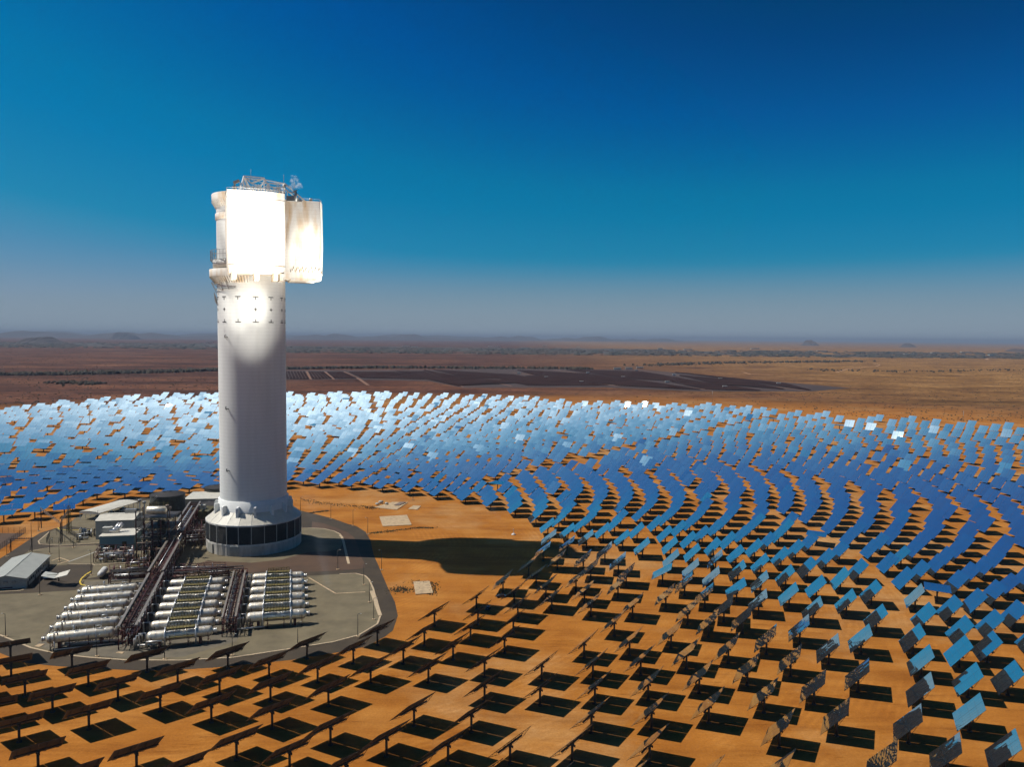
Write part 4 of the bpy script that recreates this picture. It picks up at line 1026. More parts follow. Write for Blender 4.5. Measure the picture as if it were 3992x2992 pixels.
def tank_at(xl, xr, ybase, ytop, label, stair=False):
    cxp = (xl + xr) / 2; a = c3(xl, ybase - 35); b = c3(xr, ybase - 35); r = (a - b).length / 2
    g = c3(cxp, ybase); cc = g + Vector((g.x, g.y, 0)).normalized() * r
    X, Y, K = px((cc.x, cc.y, 0)); h = ((Y - (1850 + ytop * .3888)) / FPX * K)
    tank(cc, r, h, label, stair); return cc, r
tank_at(1520, 1850, 425, 195, 'largest black corrugated tank with a side stair', True)
tank_at(2015, 2290, 400, 285, 'low black tank with a ribbed roof close behind the tower base')
tank_at(2058, 2300, 262, 125, 'black tank farthest back, half hidden by the tower')
# process frame
fr0 = c3(1370, 850); fux = (c3(1700, 845) - fr0); FLx = fux.length; fux.normalize(); FLy = 20.0
pf = empty('process_structure', tuple(fr0), atan2(fux.y, fux.x)); tag(pf, 'dark multi-storey steel process frame with a silver drum on top', 'steel structure')
nx_, ny_, lv_ = 5, 3, (5, 10, 15, 20.5)
col_ = MB()
for i in range(nx_):
    for j in range(ny_):
        x, y = FLx * i / (nx_ - 1), FLy * j / (ny_ - 1); col_.bar((x, y, 0), (x, y, 20.5 + (5 if i in (0,) else 0)), .45)
col_.build('column', M['redsteel'], pf)
fb = MB()
for z in lv_:
    for i in range(nx_): fb.bar((FLx * i / (nx_ - 1), 0, z), (FLx * i / (nx_ - 1), FLy, z), .35)
    for j in range(ny_): fb.bar((0, FLy * j / (ny_ - 1), z), (FLx, FLy * j / (ny_ - 1), z), .35)
for i in range(nx_ - 1):
    for k in range(3): fb.bar((FLx * i / (nx_ - 1), 0, lv_[k]), (FLx * (i + 1) / (nx_ - 1), 0, lv_[k + 1]), .16)
fb.build('floor_beam', M['darksteel'], pf)
for z in lv_:
    g_ = MB(); g_.box((FLx / 2, FLy * .55, z + .3), (FLx * .97, FLy * .8, .12)); g_.build('floor_grating', M['darksteel'], pf)
    g_ = MB()
    for k in range(17): g_.bar((FLx * k / 16, -.2, z), (FLx * k / 16, -.2, z + 1.3), .08)
    for hh in (.7, 1.3): g_.bar((0, -.2, z + hh), (FLx, -.2, z + hh), .08)
    g_.build('handrail', M['yellow'], pf)
g_ = MB(); zz = 24.4; g_.tube([(FLx * .18, 6, zz), (FLx * .21, 6, zz), (FLx * .24, 6, zz), (FLx * .78, 6, zz), (FLx * .81, 6, zz), (FLx * .84, 6, zz)], 1, 24, radii=[.3, 1.7, 2.2, 2.2, 1.7, .3]); g_.build('steam_drum', M['silver'], pf)
rn = random.Random(4)
for k in range(34):
    z = rn.choice(lv_[:3]) + rn.uniform(.8, 4); y = rn.uniform(-1.5, 12); r = rn.uniform(.12, .4); x0 = rn.uniform(0, FLx * .5); x1 = x0 + rn.uniform(3, FLx * .5)
    g_ = MB(); g_.tube([(x0, y, z - rn.uniform(1, 5)), (x0, y, z), (x1, y, z), (x1, y, z + rn.uniform(-4, 3))], r, 7); g_.build('pipe', M[rn.choice(('pipe', 'brownpipe', 'darksteel', 'redsteel', 'brownpipe'))], pf)
for k in range(6):
    x = rn.uniform(2, FLx - 2); y = rn.uniform(1, 14); z = rn.choice(lv_[:3]); g_ = MB(); g_.tube([(x, y, z + .3), (x, y, z + .5), (x, y, z + 3.2), (x, y, z + 3.6)], 1, 14, radii=[.4, 1.1, 1.1, .4]); g_.build('vessel', M[rn.choice(('darksteel', 'silver', 'brownpipe'))], pf)
for x, h in ((FLx * .06, 31), (FLx * .2, 30), (FLx * .9, 28), (FLx * .97, 27)):
    g_ = MB(); g_.tube([(x, 3, 20), (x, 3, h)], .3, 8); g_.tube([(x, 3, h - 1.2), (x, 3, h)], .9, 10); g_.build('vent_stack', M['brownpipe'] if x > FLx / 2 else M['steel'], pf)
g_ = MB()
for k in range(26):
    x = FLx * rn.uniform(.2, .8); y = rn.uniform(9, 12); g_.bar((x, y, 24.5), (x, y, 27.0 + rn.uniform(0, 1.5)), .1)
for hh in (26.6, 27.7): g_.bar((FLx * .2, 9.4, hh), (FLx * .8, 9.4, hh), .12)
g_.box((FLx / 2, 10.5, 25.2), (FLx * .62, 2.4, .15)); g_.build('drum_platform', M['yellow'], pf)
# second, lower frame right of the rack
def clutter(name, label, quad, h, n, mats, seed, cat='pipework', framed=True):
    rn = random.Random(seed); a, b, c, d = [Vector((p[0], p[1], 0)) for p in quad]; ctr = (a + b + c + d) / 4
    root = empty(name, tuple(ctr)); tag(root, label, cat)
    def P(u, v, z): return a.lerp(b, u).lerp(d.lerp(c, u), v) - ctr + Vector((0, 0, z))
    if framed:
        f = MB()
        for i in range(5):
            for j in range(3): f.bar(P(i / 4, j / 2, 0), P(i / 4, j / 2, h), .25)
        for z in (h * .5, h):
            for i in range(5): f.bar(P(i / 4, 0, z), P(i / 4, 1, z), .2)
            for j in range(3): f.bar(P(0, j / 2, z), P(1, j / 2, z), .2)
        f.build('frame', M['redsteel'], root)
    for k in range(n):
        u0, v0 = rn.random(), rn.random(); z = rn.uniform(.6, h); r = rn.uniform(.14, .42) * (1.7 if name == 'pump_station' else 1)
        if rn.random() < .6: u1, v1 = min(1, u0 + rn.uniform(.15, .5)), v0
        else: u1, v1 = u0, min(1, v0 + rn.uniform(.2, .6))
        g = MB(); zz = rn.choice((z, h * rn.uniform(.3, 1)))
        g.tube([P(u0, v0, .2), P(u0, v0, z), P(u1, v1, z), P(u1, v1, max(.2, zz - 1.5))], r, 7); g.build('pipe', M[rn.choice(mats)], root)
    for k in range(max(2, n // 6)):
        u, v = rn.random(), rn.random(); g = MB(); rr = rn.uniform(.6, 1.2); hh = rn.uniform(1.5, h * .8)
        g.tube([P(u, v, .2), P(u, v, .4), P(u, v, hh), P(u, v, hh + .4)], 1, 12, radii=[rr * .4, rr, rr, rr * .3]); g.build('pump', M[rn.choice(mats)], root)
    return root
clutter('pump_station', 'bare silver pipe loops and pumps in front of the teal building', [c3(940, 890), c3(1340, 880), c3(1340, 800), c3(1000, 800)], 5, 34, ('pipe', 'pipe', 'brownpipe', 'brownpipe'), 3)
clutter('process_pipework', 'dense red and dark pipework left of the tower base', [c3(1840, 700), c3(2075, 720), c3(2075, 600), c3(1880, 560)], 8, 40, ('redsteel', 'brownpipe', 'darksteel', 'pipe'), 5)
clutter('process_pipework', 'dense pipework under the rack beside the process frame', [c3(1420, 900), c3(1700, 880), c3(1740, 790), c3(1460, 790)], 7, 30, ('darksteel', 'brownpipe', 'pipe'), 8)
clutter('valve_skid', 'low rows of pale valves between pump loops and tank yard', [c3(1260, 960), c3(1500, 940), c3(1500, 895), c3(1290, 900)], 3, 26, ('pipe', 'yellow', 'darksteel'), 9, 'valves')
clutter('pipe_skid', 'pale pipes and yellow grating behind the farthest left tank', [c3(1100, 1070), c3(1500, 1040), c3(1480, 960), c3(1100, 985)], 4, 28, ('yellow', 'pipe', 'redsteel', 'brownpipe'), 12)
clutter('rack_pipework', 'tangled pipes under the long rack beside the left tanks', [c4(660, 640), c4(740, 640), c4(960, 180), c4(890, 170)], 5.5, 60, ('redsteel', 'brownpipe', 'pipe', 'darksteel'), 14)
clutter('rack_pipework', 'tangled pipes under the rack left of the right tank bank', [c4(1400, 540), c4(1500, 545), c4(1580, 140), c4(1500, 135)], 4.5, 40, ('redsteel', 'brownpipe', 'pipe'), 15)
clutter('transformer_bay', 'grey transformers and pipes in the fenced switchyard', [c3(770, 665), c3(950, 660), c3(950, 605), c3(800, 600)], 5, 20, ('steel', 'darksteel', 'pipe'), 16, 'transformers', False)
clutter('pipe_bridge', 'silver pipes crossing behind the middle tanks', [c4(1000, 150), c4(1420, 130), c4(1420, 100), c4(1010, 115)], 5, 26, ('pipe', 'redsteel', 'pipe'), 18)
# white bullet tank left of the cross rack
p, q = c3(1000, 1015, 2.2), c3(1060, 945, 2.2); rt = empty('bullet_tank', ((p.x + q.x) / 2, (p.y + q.y) / 2, 0)); tag(rt, 'small white bullet-shaped tank on stands behind the left bank', 'tank'); mdp = Vector(((p.x + q.x) / 2, (p.y + q.y) / 2, 0))
g_ = MB(); ax_ = (q - p); g_.tube([p - mdp, p + ax_ * .06 - mdp, p + ax_ * .14 - mdp, p + ax_ * .86 - mdp, p + ax_ * .94 - mdp, q - mdp], 1, 20, radii=[.2, 1.1, 1.5, 1.5, 1.1, .2]); g_.build('vessel', M['white'], rt)
for t_ in (.25, .75):
    g_ = MB(); g_.box(p + ax_ * t_ - mdp - Vector((0, 0, 1.5)), (.8, 2, 1.6)); g_.build('saddle', M['darksteel'], rt)
# lattice mast and gantries, fences
def lattice(p, h, w, label, cat='mast'):
    root = empty('lattice_mast', tuple(p)); tag(root, label, cat); g = MB()
    c = [(-w, -w), (w, -w), (w, w), (-w, w)]
    for x, y in c: g.bar((x, y, 0), (x * .6, y * .6, h), .16)
    n = int(h / (2 * w)); 
    for i in range(n):
        z0, z1 = h * i / n, h * (i + 1) / n
        for k in range(4):
            a, b = c[k], c[(k + 1) % 4]; s0, s1 = 1 - .4 * i / n, 1 - .4 * (i + 1) / n
            g.bar((a[0] * s0, a[1] * s0, z0), (b[0] * s1, b[1] * s1, z1), .1); g.bar((a[0] * s1, a[1] * s1, z1), (b[0] * s1, b[1] * s1, z1), .1)
    g.build('lattice', M['yellow'], root); g = MB(); g.tube([(0, 0, h), (0, 0, h + 5)], .08, 5); g.build('rod', M['steel'], root)
lattice(c3(695, 605), 17, 1.0, 'yellow-brown lattice mast before the mirror field left of the canopy')
def gantry(a, b, h, label):
    a, b = Vector((a[0], a[1], 0)), Vector((b[0], b[1], 0)); root = empty('busbar_gantry', tuple(a)); tag(root, label, 'gantry'); d = b - a
    for t in (0, 1):
        g = MB(); g.bar(d * t, d * t + Vector((0, 0, h)), .4); g.bar(d * t + Vector((-1.3, 0, 0)), d * t + Vector((0, 0, h * .7)), .15); g.build('post', M['darksteel'], root)
    g = MB(); g.bar(Vector((0, 0, h)), d + Vector((0, 0, h)), .3); g.bar(Vector((0, 0, h - 1)), d + Vector((0, 0, h - 1)), .15)
    for i in range(13): g.bar(d * (i / 12) + Vector((0, 0, h)), d * ((i + .5) / 12.5) + Vector((0, 0, h - 1)), .1); g.tube([d * (i / 12) + Vector((0, 0, h)), d * (i / 12) + Vector((0, 0, h + .9))], .18, 6)
    g.build('busbar', M['brownpipe'], root)
gantry(c3(415, 540), c3(612, 700), 12, 'dark busbar gantry beside the fenced switchyard')
gantry(c3(110, 780), c3(322, 775), 7, 'low busbar gantry on the dark yard above the office')
gantry(c3(625, 680), c3(690, 590), 13, 'dark double-post gantry next to the lattice mast')
def fence(pts, h, label, m='darksteel', step=3.0):
    root = empty('fence', tuple(pts[0])); tag(root, label, 'fence'); o = Vector((pts[0][0], pts[0][1], 0)); g = MB(); r = MB()
    for a, b in zip(pts, pts[1:]):
        a, b = Vector((a[0], a[1], 0)) - o, Vector((b[0], b[1], 0)) - o; n = max(1, int((b - a).length / step))
        for i in range(n + 1): q = a.lerp(b, i / n); g.bar(q, q + Vector((0, 0, h)), .10)
        for z in [h * k / 9 for k in range(1, 10)]: r.bar(a + Vector((0, 0, z)), b + Vector((0, 0, z)), .035)
        m_ = int((b - a).length / .6)
        for i in range(m_): q = a.lerp(b, i / m_); r.bar(q, q + Vector((0, 0, h)), .03)
    g.build('post', M[m], root); r.build('wire_panel', M[m], root)
fence([c3(465, 692), c3(770, 690), c3(765, 640), c3(690, 590), c3(500, 620), c3(465, 692)], 3.2, 'dark fence enclosing the switchyard beside the lattice mast')
fence([c3(-150, 590), c3(258, 590), c3(-20, 775)], 3.6, 'dark mesh fence of the compound at the left edge')
polysheet('compound_yard', [c3(-200, 592), c3(250, 592), c3(-20, 772), c3(-260, 780)], .03, M['brownasphalt'])
# lamp posts ---------------------------------------------------------
def lamp(p, h, label, arm=1):
    root = empty('lamp_post', (p[0], p[1], 0)); tag(root, label, 'lamp post', 'slim lamp posts of the yard')
    g = MB(); g.tube([(0, 0, 0), (0, 0, h)], .13, 6, radii=[.16, .09]); g.tube([(0, 0, h), (arm * .4, 0, h + .15), (arm * 1.0, 0, h + .2)], .07, 5); g.build('pole', M['darksteel'], root)
    g = MB(); g.box((arm * 1.2, 0, h + .2), (.7, .3, .14)); g.build('lamp_head', M['wall'], root)
    g = MB(); g.box((0, 0, .15), (1.3, 1.3, .3)); g.build('footing', M['concrete'], root)
LP = [(c6(415, 392), 9, 'lamp post on sand just right of the tower base roof', 1), (c6(790, 488), 9, 'lamp post at the outer kerb, first along the far road bend', 1), (c6(1062, 573), 10, 'lamp post at the outer kerb, middle of the far road bend', 1),
      (c6(1245, 680), 10, 'lamp post with a long arm near the drain beyond the road bend', -1), (c6(875, 1112), 10, 'lamp post between the tower shadow and the right tanks', 1), (c6(1415, 1118), 10, 'lamp post on sand at the lower edge of the tower shadow', -1),
      (c6(1195, 1302), 10, 'lamp post inside the far corner of the gravel tank yard', 1), (at(1440, 2350), 9, 'lamp post next to the thick kerb at the yard corner', 1), (at(1457, 2418), 9, 'lamp post by the inner kerb where the ring road turns', 1),
      (at(1395, 2484), 9, 'lamp post nearest the front right bend of the yard', 1), (at(1161, 2518), 9, 'lamp post at the kerb below the right tank bank', 1), (at(906, 2558), 8, 'lamp post at the front kerb between middle and right banks', 1),
      (at(642, 2573), 8, 'lamp post at the front kerb below the middle tank bank', 1), (at(378, 2562), 8, 'lamp post at the front kerb with an ochre footing', 1), (at(196, 2544), 8, 'lamp post at the left front corner of the tank yard', 1),
      (at(22, 2484), 9, 'lamp post alone on gravel at the lower left edge', -1), (c3(400, 1213), 11, 'lamp post in front of the demonstration mirror', 1), (c3(595, 878), 9, 'lamp post on gravel behind the demonstration mirror', 1),
      (c3(915, 1012), 12, 'lamp post left of the small white bullet tank', -1), (c3(385, 572), 8, 'lamp post by the dirt track near the left mirrors, farther one', 1), (c3(315, 640), 9, 'lamp post by the dirt track near the left mirrors, nearer one', 1),
      (c3(500, 800), 8, 'lamp post behind the far end of the office', 1), (c3(980, 510), 9, 'lamp post before the near gable of the white canopy', 1), (c3(70, 828), 8, 'lamp post by the left compound fence', 1), (c3(737, 738), 5, 'short lamp post on the road below the switchyard', 1), (at(1610, 1950), 8, 'lamp post alone on sand near the far slab', 1)]
for p, h, l, a in LP: lamp(p, h, l, a)
g_ = MB(); p = at(2002, 2086); g_.lathe([(1.3, 0), (1.3, .3), (.9, .6), (.3, 1.0), (.12, 1.2), (.12, 3.0), (.4, 3.1), (.02, 3.5)], 16, (p.x, p.y)); tag(g_.build('marker_post', M['white']), 'tiny white marker post on bare sand above the tower shadow', 'marker post')
g_ = MB(); g_.bar(at(2178, 2126, .5), at(2205, 2129, .5), 1.2, .5); tag(g_.build('concrete_block', M['concrete']), 'short pale block beside the mirrors at the shadow tip', 'block')
g_ = MB(); p = at(1700, 1560); g_.tube([(p.x, p.y, 0), (p.x, p.y, 22)], .2, 6)
tag(g_.build('weather_mast', M['steel']), 'thin mast standing behind the farthest mirrors right of the glint', 'mast')
bpy.data.objects['weather_mast'].location = at(2776, 1570) - p
g_ = MB(); p = at(350, 1672); g_.tube([(p.x, p.y, 0), (p.x, p.y, 30)], .22, 6); tag(g_.build('weather_mast', M['steel']), 'thin mast rising out of the dense left mirrors', 'mast')
g_ = MB(); p = at(3755, 1645); g_.tube([(p.x, p.y, 0), (p.x, p.y, 16)], .2, 6); tag(g_.build('weather_mast', M['steel']), 'thin mast behind the mirrors near the right edge', 'mast')

M['lane'] = mat('lane_soil', (.20, .10, .055), .95)
# ------------------------------------------------------------------ far landscape
# photovoltaic plant: rows of low dark panels in blocks with sandy lanes between
pv = MB()
def pvblock(q, pitch=9.0):
    a, b, c, d = [Vector((p[0], p[1], 0)) for p in q]     # near-left near-right far-right far-left
    n = int(max((b - a).length, (c - d).length) / pitch)
    for i in range(n):
        u = (i + .5) / n; p = a.lerp(b, u); r = d.lerp(c, u); w = pitch * .36
        pv.add([(p.x - w, p.y, 1.2), (p.x + w, p.y, 2.6), (r.x + w, r.y, 2.6), (r.x - w, r.y, 1.2)], [(0, 1, 2, 3)])
s2 = 1996 / 2212
def cf(x, y): return at(x * s2, 1250 + y * s2)
def cg(x, y): return at(1996 + x * s2, 1250 + y * s2)
for q in ([cf(1120, 256), cf(1338, 255), cf(1318, 222), cf(1120, 222)], [cf(1346, 255), cf(1438, 254), cf(1398, 223), cf(1330, 223)], [cf(1446, 254), cf(1545, 252), cf(1480, 224), cf(1412, 224)],
          [cf(1560, 250), cf(1840, 256), cf(1700, 224), cf(1505, 224)], [cf(1850, 256), cf(1990, 287), cf(1830, 222), cf(1710, 222)], [cf(1990, 283), cg(60, 270), cf(2000, 250), cf(1830, 216)], [cf(2010, 248), cg(160, 262), cg(0, 236), cf(1870, 214)],
          [cg(70, 283), cg(420, 283), cg(80, 240), cf(2160, 258)], [cg(180, 262), cg(440, 278), cg(330, 232), cg(20, 216)], [cg(450, 283), cg(820, 302), cg(500, 255), cg(340, 235)], [cg(500, 252), cg(860, 276), cg(560, 222), cg(230, 214)],
          [cg(840, 300), cg(1080, 306), cg(900, 278), cg(680, 266)], [cg(880, 276), cg(1180, 300), cg(980, 262), cg(720, 238)], [cg(1000, 262), cg(1290, 305), cg(1180, 275), cg(700, 225)]):
    pvblock(q)
tag(pv.build('photovoltaic_rows', M['pv']), kind='stuff')
polysheet('panel_ground', [cf(1118, 257), cf(1540, 256), cf(1850, 262), cf(2000, 292), cg(400, 290), cg(780, 306), cg(1290, 308), cg(1460, 292), cg(1180, 268), cg(560, 213), cg(0, 209), cf(1700, 214), cf(1120, 216)], .10, mat('bare_lane_soil', (.058, .032, .024), .95, 0, scale=.01, col2=(.040, .023, .018), detail=8))
for a, b, w in ((cf(1325, 220), cf(1342, 256), 9), (cf(1404, 222), cf(1442, 256), 9), (cf(1484, 222), cf(1556, 256), 13), (cf(1556, 256), cf(1590, 280), 12), (cf(1835, 214), cf(2000, 288), 9), (cf(1960, 232), cf(2210, 284), 9), (cg(0, 224), cg(460, 284), 11), (cg(180, 214), cg(860, 302), 9), (cg(540, 216), cg(1290, 306), 8)):
    g_ = MB(); g_.bar(Vector((a.x, a.y, .15)), Vector((b.x, b.y, .15)), w * .7, .06); tag(g_.build('dirt_track', M['lane']), kind='structure')
for i, (x, y) in enumerate(((30, 230), (148, 248), (328, 228), (480, 247), (300, 268), (538, 218), (700, 237), (670, 268), (900, 255), (920, 290), (1152, 276))):
    p = cg(x, y); root = empty('inverter_cabin', tuple(p)); g = MB(); g.box((0, 0, 2), (11, 5, 3.6)); g.build('wall', M['white'], root); g = MB(); g.box((0, 0, 4.0), (12, 6, .4)); g.build('roof', M['roofw'], root)
    tag(root, 'tiny white cabin on a lane among the distant dark solar rows', 'cabin', 'white cabins in the dark solar plant')
for i, (x, y) in enumerate(((455, 212), (505, 211), (552, 208))):
    p = cg(x, y); root = empty('farm_shed', tuple(p)); g = MB(); g.box((0, 0, 3), (26, 10, 6)); g.build('wall', M['wall'], root); g = MB(); g.box((0, 0, 6.3), (28, 12, .6)); g.build('roof', M['white'], root)
    tag(root, 'pale shed behind the dark solar rows, %s from left' % ordinal(i), 'shed', 'pale sheds behind the solar rows')
def track(pts, w, m='kerb'):
    g = MB()
    for i, (a, b) in enumerate(zip(pts, pts[1:])): g.bar(Vector((a.x, a.y, .12 + i * .03)), Vector((b.x, b.y, .12 + i * .03)), w, .05)
    tag(g.build('dirt_track', mat('track_soil', (.40, .22, .11), .95)), kind='structure')
track([cg(1400, 225), cg(1450, 210), cg(1520, 203), cg(1575, 198), cg(1590, 192), cg(1560, 186)], 7)
track([cg(1000, 225), cg(1030, 232), cg(1130, 236)], 8)
track([cg(2038, 158), cg(2052, 168), cg(2060, 170)], 20)
# scattered shrubs
rn = random.Random(21)
def shrub_mass(name, places, m):
    vs = []; fs = []
    for p, r, h in places:
        o = len(vs); n = 6; a0 = rn.uniform(0, 1)
        vs += [(p[0] + r * cos(2 * pi * k / n + a0) * rn.uniform(.7, 1.2), p[1] + r * sin(2 * pi * k / n + a0) * rn.uniform(.7, 1.2), 0) for k in range(n)]
        vs += [(p[0] + .75 * r * cos(2 * pi * k / n + a0) * rn.uniform(.6, 1.2), p[1] + .75 * r * sin(2 * pi * k / n + a0) * rn.uniform(.6, 1.2), h * rn.uniform(.5, .9)) for k in range(n)] + [(p[0], p[1], h)]
        for k in range(n):
            k2 = (k + 1) % n; fs.append((o + k, o + k2, o + n + k2, o + n + k)); fs.append((o + n + k, o + n + k2, o + 2 * n))
    mb = MB(); mb.v = vs; mb.f = fs; mb.mi = [0] * len(fs); mb.sm = [False] * len(fs)
    tag(mb.build(name, m), kind='stuff')
pl = []
while len(pl) < 7000:
    Y = 1150 + 5500 * rn.random() ** 1.5; x = rn.uniform(-.72, .72) * Y; p = Vector((x, Y, 0)); d = p - TW
    a = math.degrees(atan2(d.x, -d.y))
    if d.length < interp(ROUT, a) + 60: continue
    X_, Y_, K_ = px(p)
    if 1120 * s2 < X_ < 3300 and 1435 < Y_ < 1532: continue
    if math.sin(x * .004 + 2 * math.sin(Y * .003)) + math.sin(Y * .011 + x * .0007) < rn.uniform(-2.4, 1.6): continue
    r = rn.uniform(.5, 1.6) * (.75 if x > 300 else 1); pl.append((p, r * (1 + Y / 4000), r * 1.1))
shrub_mass('desert_shrubs', pl, M['shrub'])
pl = []
def lineshrubs(pts, w, n, r0, r1):
    for _ in range(n):
        i = rn.randrange(len(pts) - 1); p = pts[i].lerp(pts[i + 1], rn.random()) + Vector((rn.gauss(0, w), rn.gauss(0, w), 0)); r = rn.uniform(r0, r1); pl.append((p, r, r * 1.3))
lineshrubs([cf(-40, 238), cf(300, 234), cf(600, 228), cf(940, 218)], 18, 700, 3, 8)
lineshrubs([cf(300, 228), cf(700, 222), cf(940, 214)], 30, 260, 3, 7)
lineshrubs([cf(1240, 212), cf(1500, 208), cf(1700, 206), cf(2212, 210)], 14, 420, 4, 9)
lineshrubs([cg(0, 208), cg(250, 210), cg(330, 212)], 14, 120, 4, 8)
lineshrubs([cf(200, 272), cf(350, 270), cf(420, 278)], 20, 120, 2, 5)
lineshrubs([cg(560, 196), cg(900, 185), cg(1300, 180), cg(1500, 178)], 40, 400, 3, 8)
lineshrubs([cg(1300, 215), cg(1700, 222), cg(2200, 215)], 45, 120, 2, 5)
shrub_mass('river_bush_belt', pl, M['shrub'])
# far green belt with trees and buildings
pl = []
for _ in range(4200):
    X = rn.uniform(-100, 4100); t = rn.random() ** 1.3; yc = horizon_y = 1298 + X * .00872
    y = yc + 36 + 22 * t + (10 if X > 1100 else 0)
    p = at(X, y); 
    if math.sin(X * .013) + math.sin(y * 1.7 + X * .004) < rn.uniform(-1.6, 1.2): continue
    r = rn.uniform(8, 30); pl.append((p, r * 1.6, rn.uniform(5, 12)))
shrub_mass('orchard_belt', pl, M['farleaf'])
mb = MB()
for X0, X1, d0, d1 in ((-100, 850, 37, 50), (1100, 2000, 42, 58), (1980, 2600, 42, 62), (2600, 3200, 50, 60), (3200, 4100, 55, 66)):
    N_ = 22; up_, lo_ = [], []
    for i in range(N_ + 1):
        X = X0 + (X1 - X0) * i / N_; yc = 1298 + X * .00872
        lo_.append(at(X, yc + d1 + rn.uniform(-1.5, 1.5))); up_.append(at(X, yc + d0 + rn.uniform(-2, 2)))
    for i in range(N_): mb.add([(lo_[i].x, lo_[i].y, .5), (lo_[i + 1].x, lo_[i + 1].y, .5), (up_[i + 1].x, up_[i + 1].y, .5), (up_[i].x, up_[i].y, .5)], [(0, 1, 2, 3)])
tag(mb.build('irrigated_land', M['farleaf']), kind='structure')
blds = [(100, 86, 0), (165, 84, 0), (885, 95, 0), (905, 92, 0), (1755, 109, 0), (1790, 112, 0), (2120, 110, 0), (2150, 112, 0), (420, 128, 1), (285, 112, 1), (140, 108, 1), (1180, 128, 1), (1290, 130, 1), (1340, 131, 1), (1050, 120, 1), (1820, 140, 1), (1960, 137, 1), (2080, 150, 1), (1720, 146, 1), (640, 120, 1), (60, 118, 1), (760, 124, 1)]
for x, y, g in blds:
    p = (cg if g else cf)(x, y + 4); root = empty('farm_building', tuple(p)); w = rn.uniform(40, 110); h = rn.uniform(7, 12)
    q = MB(); q.box((0, 0, h / 2), (w, 30, h)); q.build('wall', M['wall'], root); q = MB(); q.box((0, 0, h + .6), (w + 3, 33, 1.2)); q.build('roof', M['white'], root)
    tag(root, 'tiny pale building in the hazy green belt below the horizon', 'building', 'pale buildings in the distant green belt')
# hills
def hill(name, Xa, Xb, D, hmax, seed, n=60, depth=2500):
    rh = random.Random(seed); mb = MB(); xa = (Xa - CX) / FPX * D; xb = (Xb - CX) / FPX * D
    ph = [rh.uniform(0, 6.28) for _ in range(6)]; rows = 7; vs = []
    for j in range(rows):
        v = j / (rows - 1); prof = sin(pi * v) ** .7
        for i in range(n + 1):
            u = i / n; env = min(1, 5 * u, 5 * (1 - u)) ** .8
            z = hmax * env * prof * (.55 + .25 * sin(7 * u * 3 + ph[0]) + .14 * sin(u * 47 + ph[1] + v) + .09 * sin(u * 97 + ph[2]) + .05 * rh.random())
            vs.append((xa + (xb - xa) * u, D + depth * (v - .5), max(-.5, z)))
    fs = [(j * (n + 1) + i, j * (n + 1) + i + 1, (j + 1) * (n + 1) + i + 1, (j + 1) * (n + 1) + i) for j in range(rows - 1) for i in range(n)]
    mb.add(vs, fs, True); return tag(mb.build(name, M['hill']), kind='structure')
hill('hills', -300, 1000, 21000, 190, 1)
hill('hills', 900, 1900, 25000, 205, 2)
hill('hills', 1700, 2700, 29000, 190, 3)
hill('hills', -300, 2200, 33000, 230, 5, 90)
hill('hill', 440, 530, 17000, 185, 4, 24, 700)
hill('hill', 105, 220, 9500, 80, 6, 24, 600)
hill('hill', 3130, 3178, 16000, 125, 7, 20, 500)
hill('hill', 3518, 3552, 14000, 82, 8, 20, 400)
hill('hill', 3945, 3990, 9000, 42, 9, 20, 400)

# ------------------------------------------------------------------ light, air, camera
import os
sun = bpy.data.lights.new('sun', 'SUN'); sun.energy = 5.0; sun.angle = radians(.53); sun.color = (1, .95, .88)
so = bpy.data.objects.new('sun', sun); COL.objects.link(so); so.rotation_mode = 'QUATERNION'; so.rotation_quaternion = (-SUN).to_track_quat('-Z', 'Y')
W = bpy.data.worlds.new('World'); S.world = W; W.use_nodes = True; nt = W.node_tree; bg = nt.nodes['Background']
sky = nt.nodes.new('ShaderNodeTexSky'); sky.sky_type = 'NISHITA'; sky.sun_disc = False; sky.sun_elevation = SEL
sky.sun_rotation = atan2(SUN.x, SUN.y); sky.altitude = 800; sky.air_density = 1.0; sky.dust_density = 1.4; sky.ozone_density = 3.0
cv = nt.nodes.new('ShaderNodeRGBCurve'); bg.inputs['Strength'].default_value = .05
sc_ = nt.nodes.new('ShaderNodeVectorMath'); sc_.operation = 'SCALE'; sc_.inputs['Scale'].default_value = .05
un = nt.nodes.new('ShaderNodeVectorMath'); un.operation = 'SCALE'; un.inputs['Scale'].default_value = 20
for ci, pts in enumerate((((0, 0), (.05, .0), (.085, .0), (.12, .001), (.16, .014), (.2, .08), (.5, .37), (1, .8)), ((0, .0), (.06, .022), (.085, .034), (.11, .058), (.135, .10), (.17, .175), (.25, .25), (.5, .38), (1, .85)), ((0, .02), (.10, .075), (.15, .10), (.18, .165), (.22, .31), (.30, .43), (.5, .50), (1, .95)))):
    c_ = cv.mapping.curves[ci]
    while len(c_.points) > 2: c_.points.remove(c_.points[0])
    c_.points[0].location = pts[0]; c_.points[1].location = pts[-1]
    for q_ in pts[1:-1]: c_.points.new(*q_)
    for q_ in c_.points: q_.handle_type = 'VECTOR'
cv.mapping.update()
nt.links.new(sky.outputs['Color'], sc_.inputs[0]); nt.links.new(sc_.outputs[0], cv.inputs['Color'])
tcw = nt.nodes.new('ShaderNodeTexCoord'); sxyz = nt.nodes.new('ShaderNodeSeparateXYZ'); nt.links.new(tcw.outputs['Generated'], sxyz.inputs[0])
hzr = nt.nodes.new('ShaderNodeMapRange'); hzr.interpolation_type = 'SMOOTHERSTEP'; hzr.inputs['From Min'].default_value = -.01; hzr.inputs['From Max'].default_value = .115; hzr.inputs['To Min'].default_value = 1; hzr.inputs['To Max'].default_value = 0
nt.links.new(sxyz.outputs['Z'], hzr.inputs['Value'])
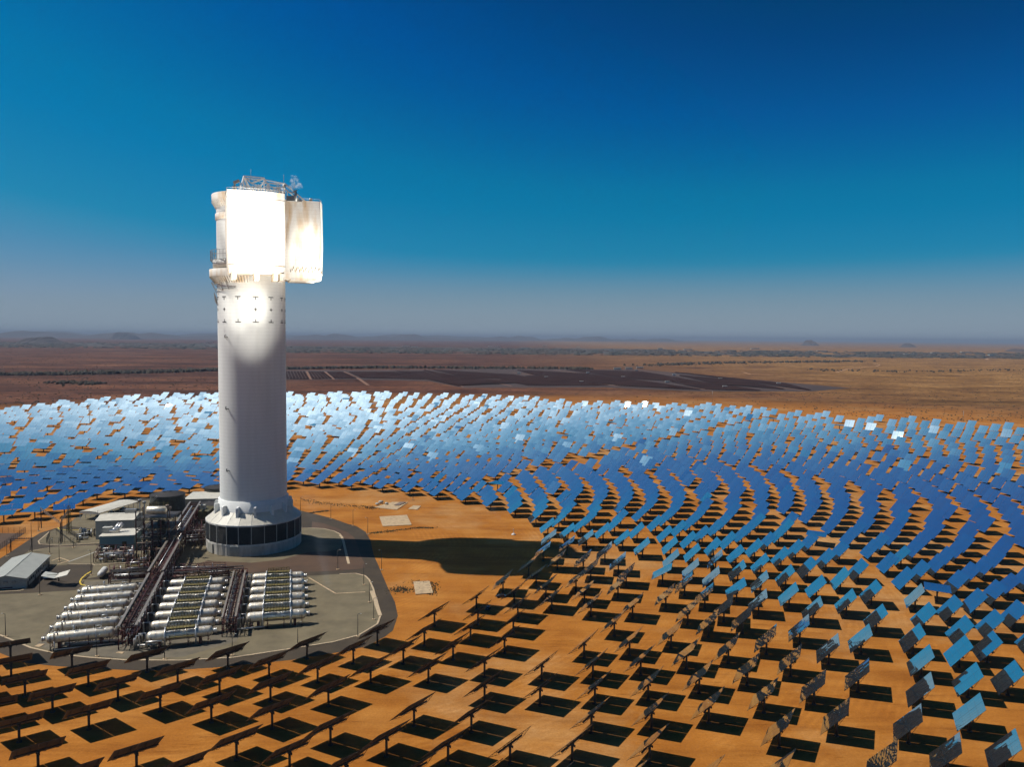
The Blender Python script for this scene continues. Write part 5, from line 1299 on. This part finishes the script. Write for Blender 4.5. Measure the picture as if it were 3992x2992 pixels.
hmx = nt.nodes.new('ShaderNodeMix'); hmx.data_type = 'RGBA'; nt.links.new(hzr.outputs['Result'], hmx.inputs[0]); hmx.inputs[7].default_value = (.25, .322, .40, 1)
nt.links.new(cv.outputs['Color'], hmx.inputs[6]); nt.links.new(hmx.outputs[2], un.inputs[0]); nt.links.new(un.outputs[0], bg.inputs['Color'])
bg.inputs['Strength'].default_value = .05
# light thrown on the receivers by the mirror field
def beam(src, dst, radius, power, blend=.6, col=(1, .97, .9)):
    l = bpy.data.lights.new('mirror_beam', 'SPOT'); l.energy = power; l.color = col; l.shadow_soft_size = 1.5; l.spot_blend = blend
    src, dst = Vector(src), Vector(dst); d = dst - src; l.spot_size = 2 * math.atan(radius / d.length)
    o = bpy.data.objects.new('mirror_beam', l); COL.objects.link(o); o.location = src; o.rotation_mode = 'QUATERNION'; o.rotation_quaternion = d.to_track_quat('-Z', 'Y')
def tw(az, d, z): a = radians(az); return Vector((TW.x + d * sin(a), TW.y - d * cos(a), z))
for zz_, rr_, pw_ in ((161, 17.5, 6e6), (180, 17.5, 6e6), (170, 15, 5e6)):
    beam(tw(31, 135, 10), tw(22, 40, zz_), rr_, pw_, .5)
beam(tw(31, 135, 10), tw(98, 30, 171), 13, 4.5e6, 1.0)
beam(tw(31, 135, 10), tw(100, 31, 168), 26, 1.3e6, .8)
beam(tw(95, 140, 10), tw(110, 38, 170), 22, 6e6, .5)
beam(tw(36, 135, 10), tw(24, 18, 134), 10, 1.5e6, 1.0)
beam(tw(10, 135, 10), tw(-8, 18, 130), 10, 1.0e6, 1.0)
beam(tw(18, 135, 10), tw(14, 19, 136), 30, 1.3e6, 1.0)
beam(tw(5, 150, 10), tw(10, 10, 203), 26, 3e6, .8)
# haze box
hz = MB(); hz.box((0, 34000, 114), (136000, 73000, 232)); 
hm_ = bpy.data.materials.new('haze'); hm_.use_nodes = True; nt = hm_.node_tree; nt.nodes.remove(nt.nodes['Principled BSDF'])
v = nt.nodes.new('ShaderNodeVolumePrincipled'); v.inputs['Density'].default_value = 4.6e-5; v.inputs['Color'].default_value = (.37, .46, .60, 1); v.inputs['Anisotropy'].default_value = .0
nt.links.new(v.outputs[0], nt.nodes['Material Output'].inputs['Volume'])
if not os.environ.get('NOHAZE'): tag(hz.build('haze', hm_), kind='stuff')
cam = bpy.data.cameras.new('camera'); co = bpy.data.objects.new('camera', cam); COL.objects.link(co); S.camera = co
cam.sensor_fit = 'HORIZONTAL'; cam.sensor_width = 36; cam.lens = 36 * FPX / 3992; cam.clip_end = 200000; cam.clip_start = .5
co.location = CAM; co.rotation_euler = Matrix((cright, cup, -fwd)).transposed().to_euler()
S.render.resolution_x, S.render.resolution_y = 1024, 768
S.view_settings.view_transform = 'Standard'; S.view_settings.look = 'None'; S.view_settings.gamma = 1; S.view_settings.exposure = 0
S.cycles.max_bounces = 6; S.cycles.caustics_reflective = False; S.cycles.caustics_refractive = False; S.cycles.volume_bounces = 0
